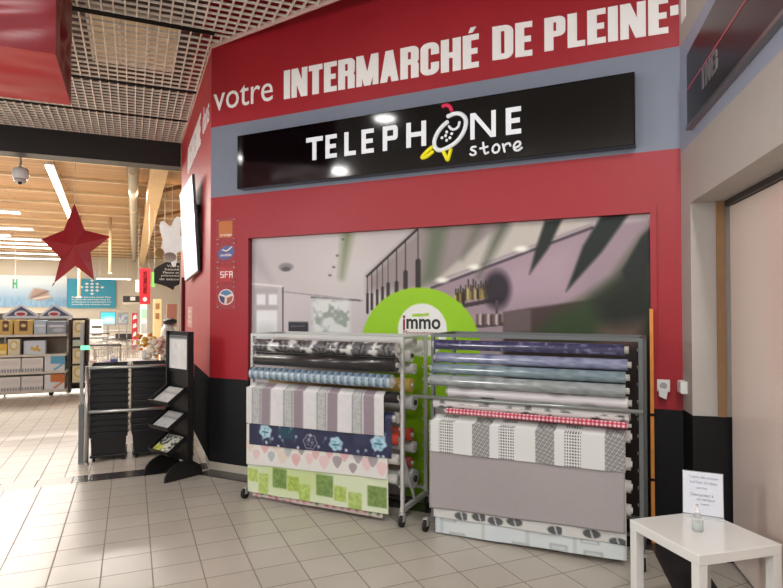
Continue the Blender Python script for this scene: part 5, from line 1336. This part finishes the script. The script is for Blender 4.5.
put_tr(103, 345, 0, 13.9, 1.35, False, 'wire shopping trolley with grey grip, second behind the goods table')
put_tr(101, 340, 0, 16.0, 1.5, False, 'wire shopping trolley with grey grip beside the white goods column')
put_tr(128, 342, 0, 13.4, 1.1, False, 'wire shopping trolley with grey grip farthest back by the red post')
# flowers and plant by the counter
v0, z0 = pa(160, 372, 8.6)
t = thing('potted_flowers', 'white flower bunch with dark green leaves behind the basket stacks', 'plant', FS, (v0, 8.6, 0))
k = random.Random(11)
MB().lathe([(.12, 0), (.15, .5), (.16, .62), (.14, .62)], n=20).build('tall_pot', mat('pot_white', (214, 208, 198), .5), t)
lv = MB()
for i in range(60):
    q = k.uniform(0, 6.28); r_ = k.uniform(.03, .17); h_ = k.uniform(.18, .36); x, y = r_ * math.cos(q), r_ * math.sin(q); b_ = len(lv.v); w_ = .017
    lv.v += [(x * .3 - w_ * math.sin(q), y * .3 + w_ * math.cos(q), .6), (x * .3 + w_ * math.sin(q), y * .3 - w_ * math.cos(q), .6), (x * .9 + w_ * math.sin(q), y * .9 - w_ * math.cos(q), .6 + h_ * .6), (x * 1.2, y * 1.2, .6 + h_), (x * .9 - w_ * math.sin(q), y * .9 + w_ * math.cos(q), .6 + h_ * .6)]
    lv.face((b_, b_ + 1, b_ + 2, b_ + 3, b_ + 4))
lv.build('leaves', mat('leaf_dark', (50, 84, 48), .5), t)['kind'] = 'stuff'
fl_ = MB()
for i in range(46):
    q = k.uniform(0, 6.28); r_ = k.uniform(0, .17); z_ = .95 + k.uniform(0, .26); fl_.ball((r_ * math.cos(q), r_ * math.sin(q), z_), k.uniform(.025, .045), (1, 1, .8), 5)
fl_.build('blossoms', mat('blossom_cream', (226, 216, 198), .7), t)['kind'] = 'stuff'
v0, z0 = pa(146, 352, 9.4)
t = thing('flower_bunch', 'orange and yellow flower bunch on the cream checkout counter', 'flowers', FS, (v0, 9.45, pa(128, 361, 9.2)[1] + .002))
MB().lathe([(.05, 0), (.065, .12), (.055, .12)], n=16).build('vase', mat('vase_glass', (206, 214, 210), .2), t)
for c, nm, seed in (((222, 140, 50), 'orange_blossoms', 1), ((226, 196, 96), 'yellow_blossoms', 2)):
    k = random.Random(seed); m_ = MB()
    for i in range(14): m_.ball((k.uniform(-.12, .12), k.uniform(-.1, .1), k.uniform(.14, .36)), k.uniform(.025, .04), (1, 1, .8), 5)
    m_.build(nm, mat(nm, c, .7), t)['kind'] = 'stuff'
# ================================================================== LIGHT AND CAMERA
wd = bpy.data.worlds.new('World'); scene.world = wd; wd.use_nodes = True
bg = wd.node_tree.nodes['Background']; bg.inputs[0].default_value = (*lin((228, 230, 236)), 1); bg.inputs[1].default_value = .55
def area(name, loc, size, power, color=(253, 250, 247), rot=(0, 0, 0), shape='DISK', sy=None):
    l = bpy.data.lights.new(name, 'AREA'); l.energy = power; l.shape = shape; l.size = size
    if sy: l.size_y = sy
    l.color = lin(color)
    o = bpy.data.objects.new(name, l); col.objects.link(o); o.location = loc; o.rotation_euler = rot
    return o
GLOW = mat('lamp_glow', (255, 244, 226), .5, emit=14)
spots = [(-5.72, 3.74), (-2.49, 3.17), (-5.51, 1.97), (.9, .2), (1.2, 1.5), (1.6, -.9), (-3.6, -1.2)]
lab = ['over the entrance side', 'in front of the sign', 'at the open left side', 'above the right rack side', 'near the middle of the mall', 'furthest right of the mall', 'at the far back of the mall']
dl = None
for (x, y), lb in zip(spots, lab):
    if dl is None:
        dl = thing('downlight', 'round white downlight ' + lb, 'downlight', FW, (x, y, 4.24), group='downlights under the grid')
        MB().lathe([(.14, .08), (.165, .08), (.165, 0), (.14, 0)]).build('housing', WHITE, dl)
        MB().lathe([(.001, .03), (.138, .03), (.138, .04), (.001, .04)]).build('lamp', GLOW, dl)
    else:
        dup(dl, (x, y, 4.24), 'round white downlight ' + lb, FW)
    area('downlight_beam', (x, y, 4.22), .28, 15 if (x, y) == (-2.49, 3.17) else 50)
for i, q in enumerate(((-4.2, -.8, 2.7), (1.3, .6, 3.4), (-.8, -1.2, 3.3), (-6.2, 2.4, 2.6))):
    l = bpy.data.lights.new('soft_fill_lamp', 'POINT'); l.energy = {0: 210, 1: 55, 2: 140, 3: 270}[i]; l.shadow_soft_size = .5; l.color = lin((252, 250, 250))
    o = bpy.data.objects.new('soft_fill_lamp', l); col.objects.link(o); o.location = q
for v_, a_ in ((-6, 16), (-3, 20), (-6, 26), (-1.2, 15), (-9, 21), (-3, 31), (-9, 33)):
    area('store_strip_light', FS.w((v_, a_, 4.3)), 4.0, 600, (255, 249, 240), (0, 0, FS.ang), 'RECTANGLE', .5)

cam = bpy.data.cameras.new('Camera'); cam.sensor_width = 36; cam.lens = FOC / 783 * 36; cam.clip_start = .05; cam.clip_end = 200
co = bpy.data.objects.new('Camera', cam); col.objects.link(co)
co.location = (0, 0, EYE); co.rotation_euler = (math.pi / 2 + PITCH, 0, 0)
scene.camera = co
scene.view_settings.view_transform = 'Standard'
scene.view_settings.look = 'None'
scene.view_settings.exposure = -0.12
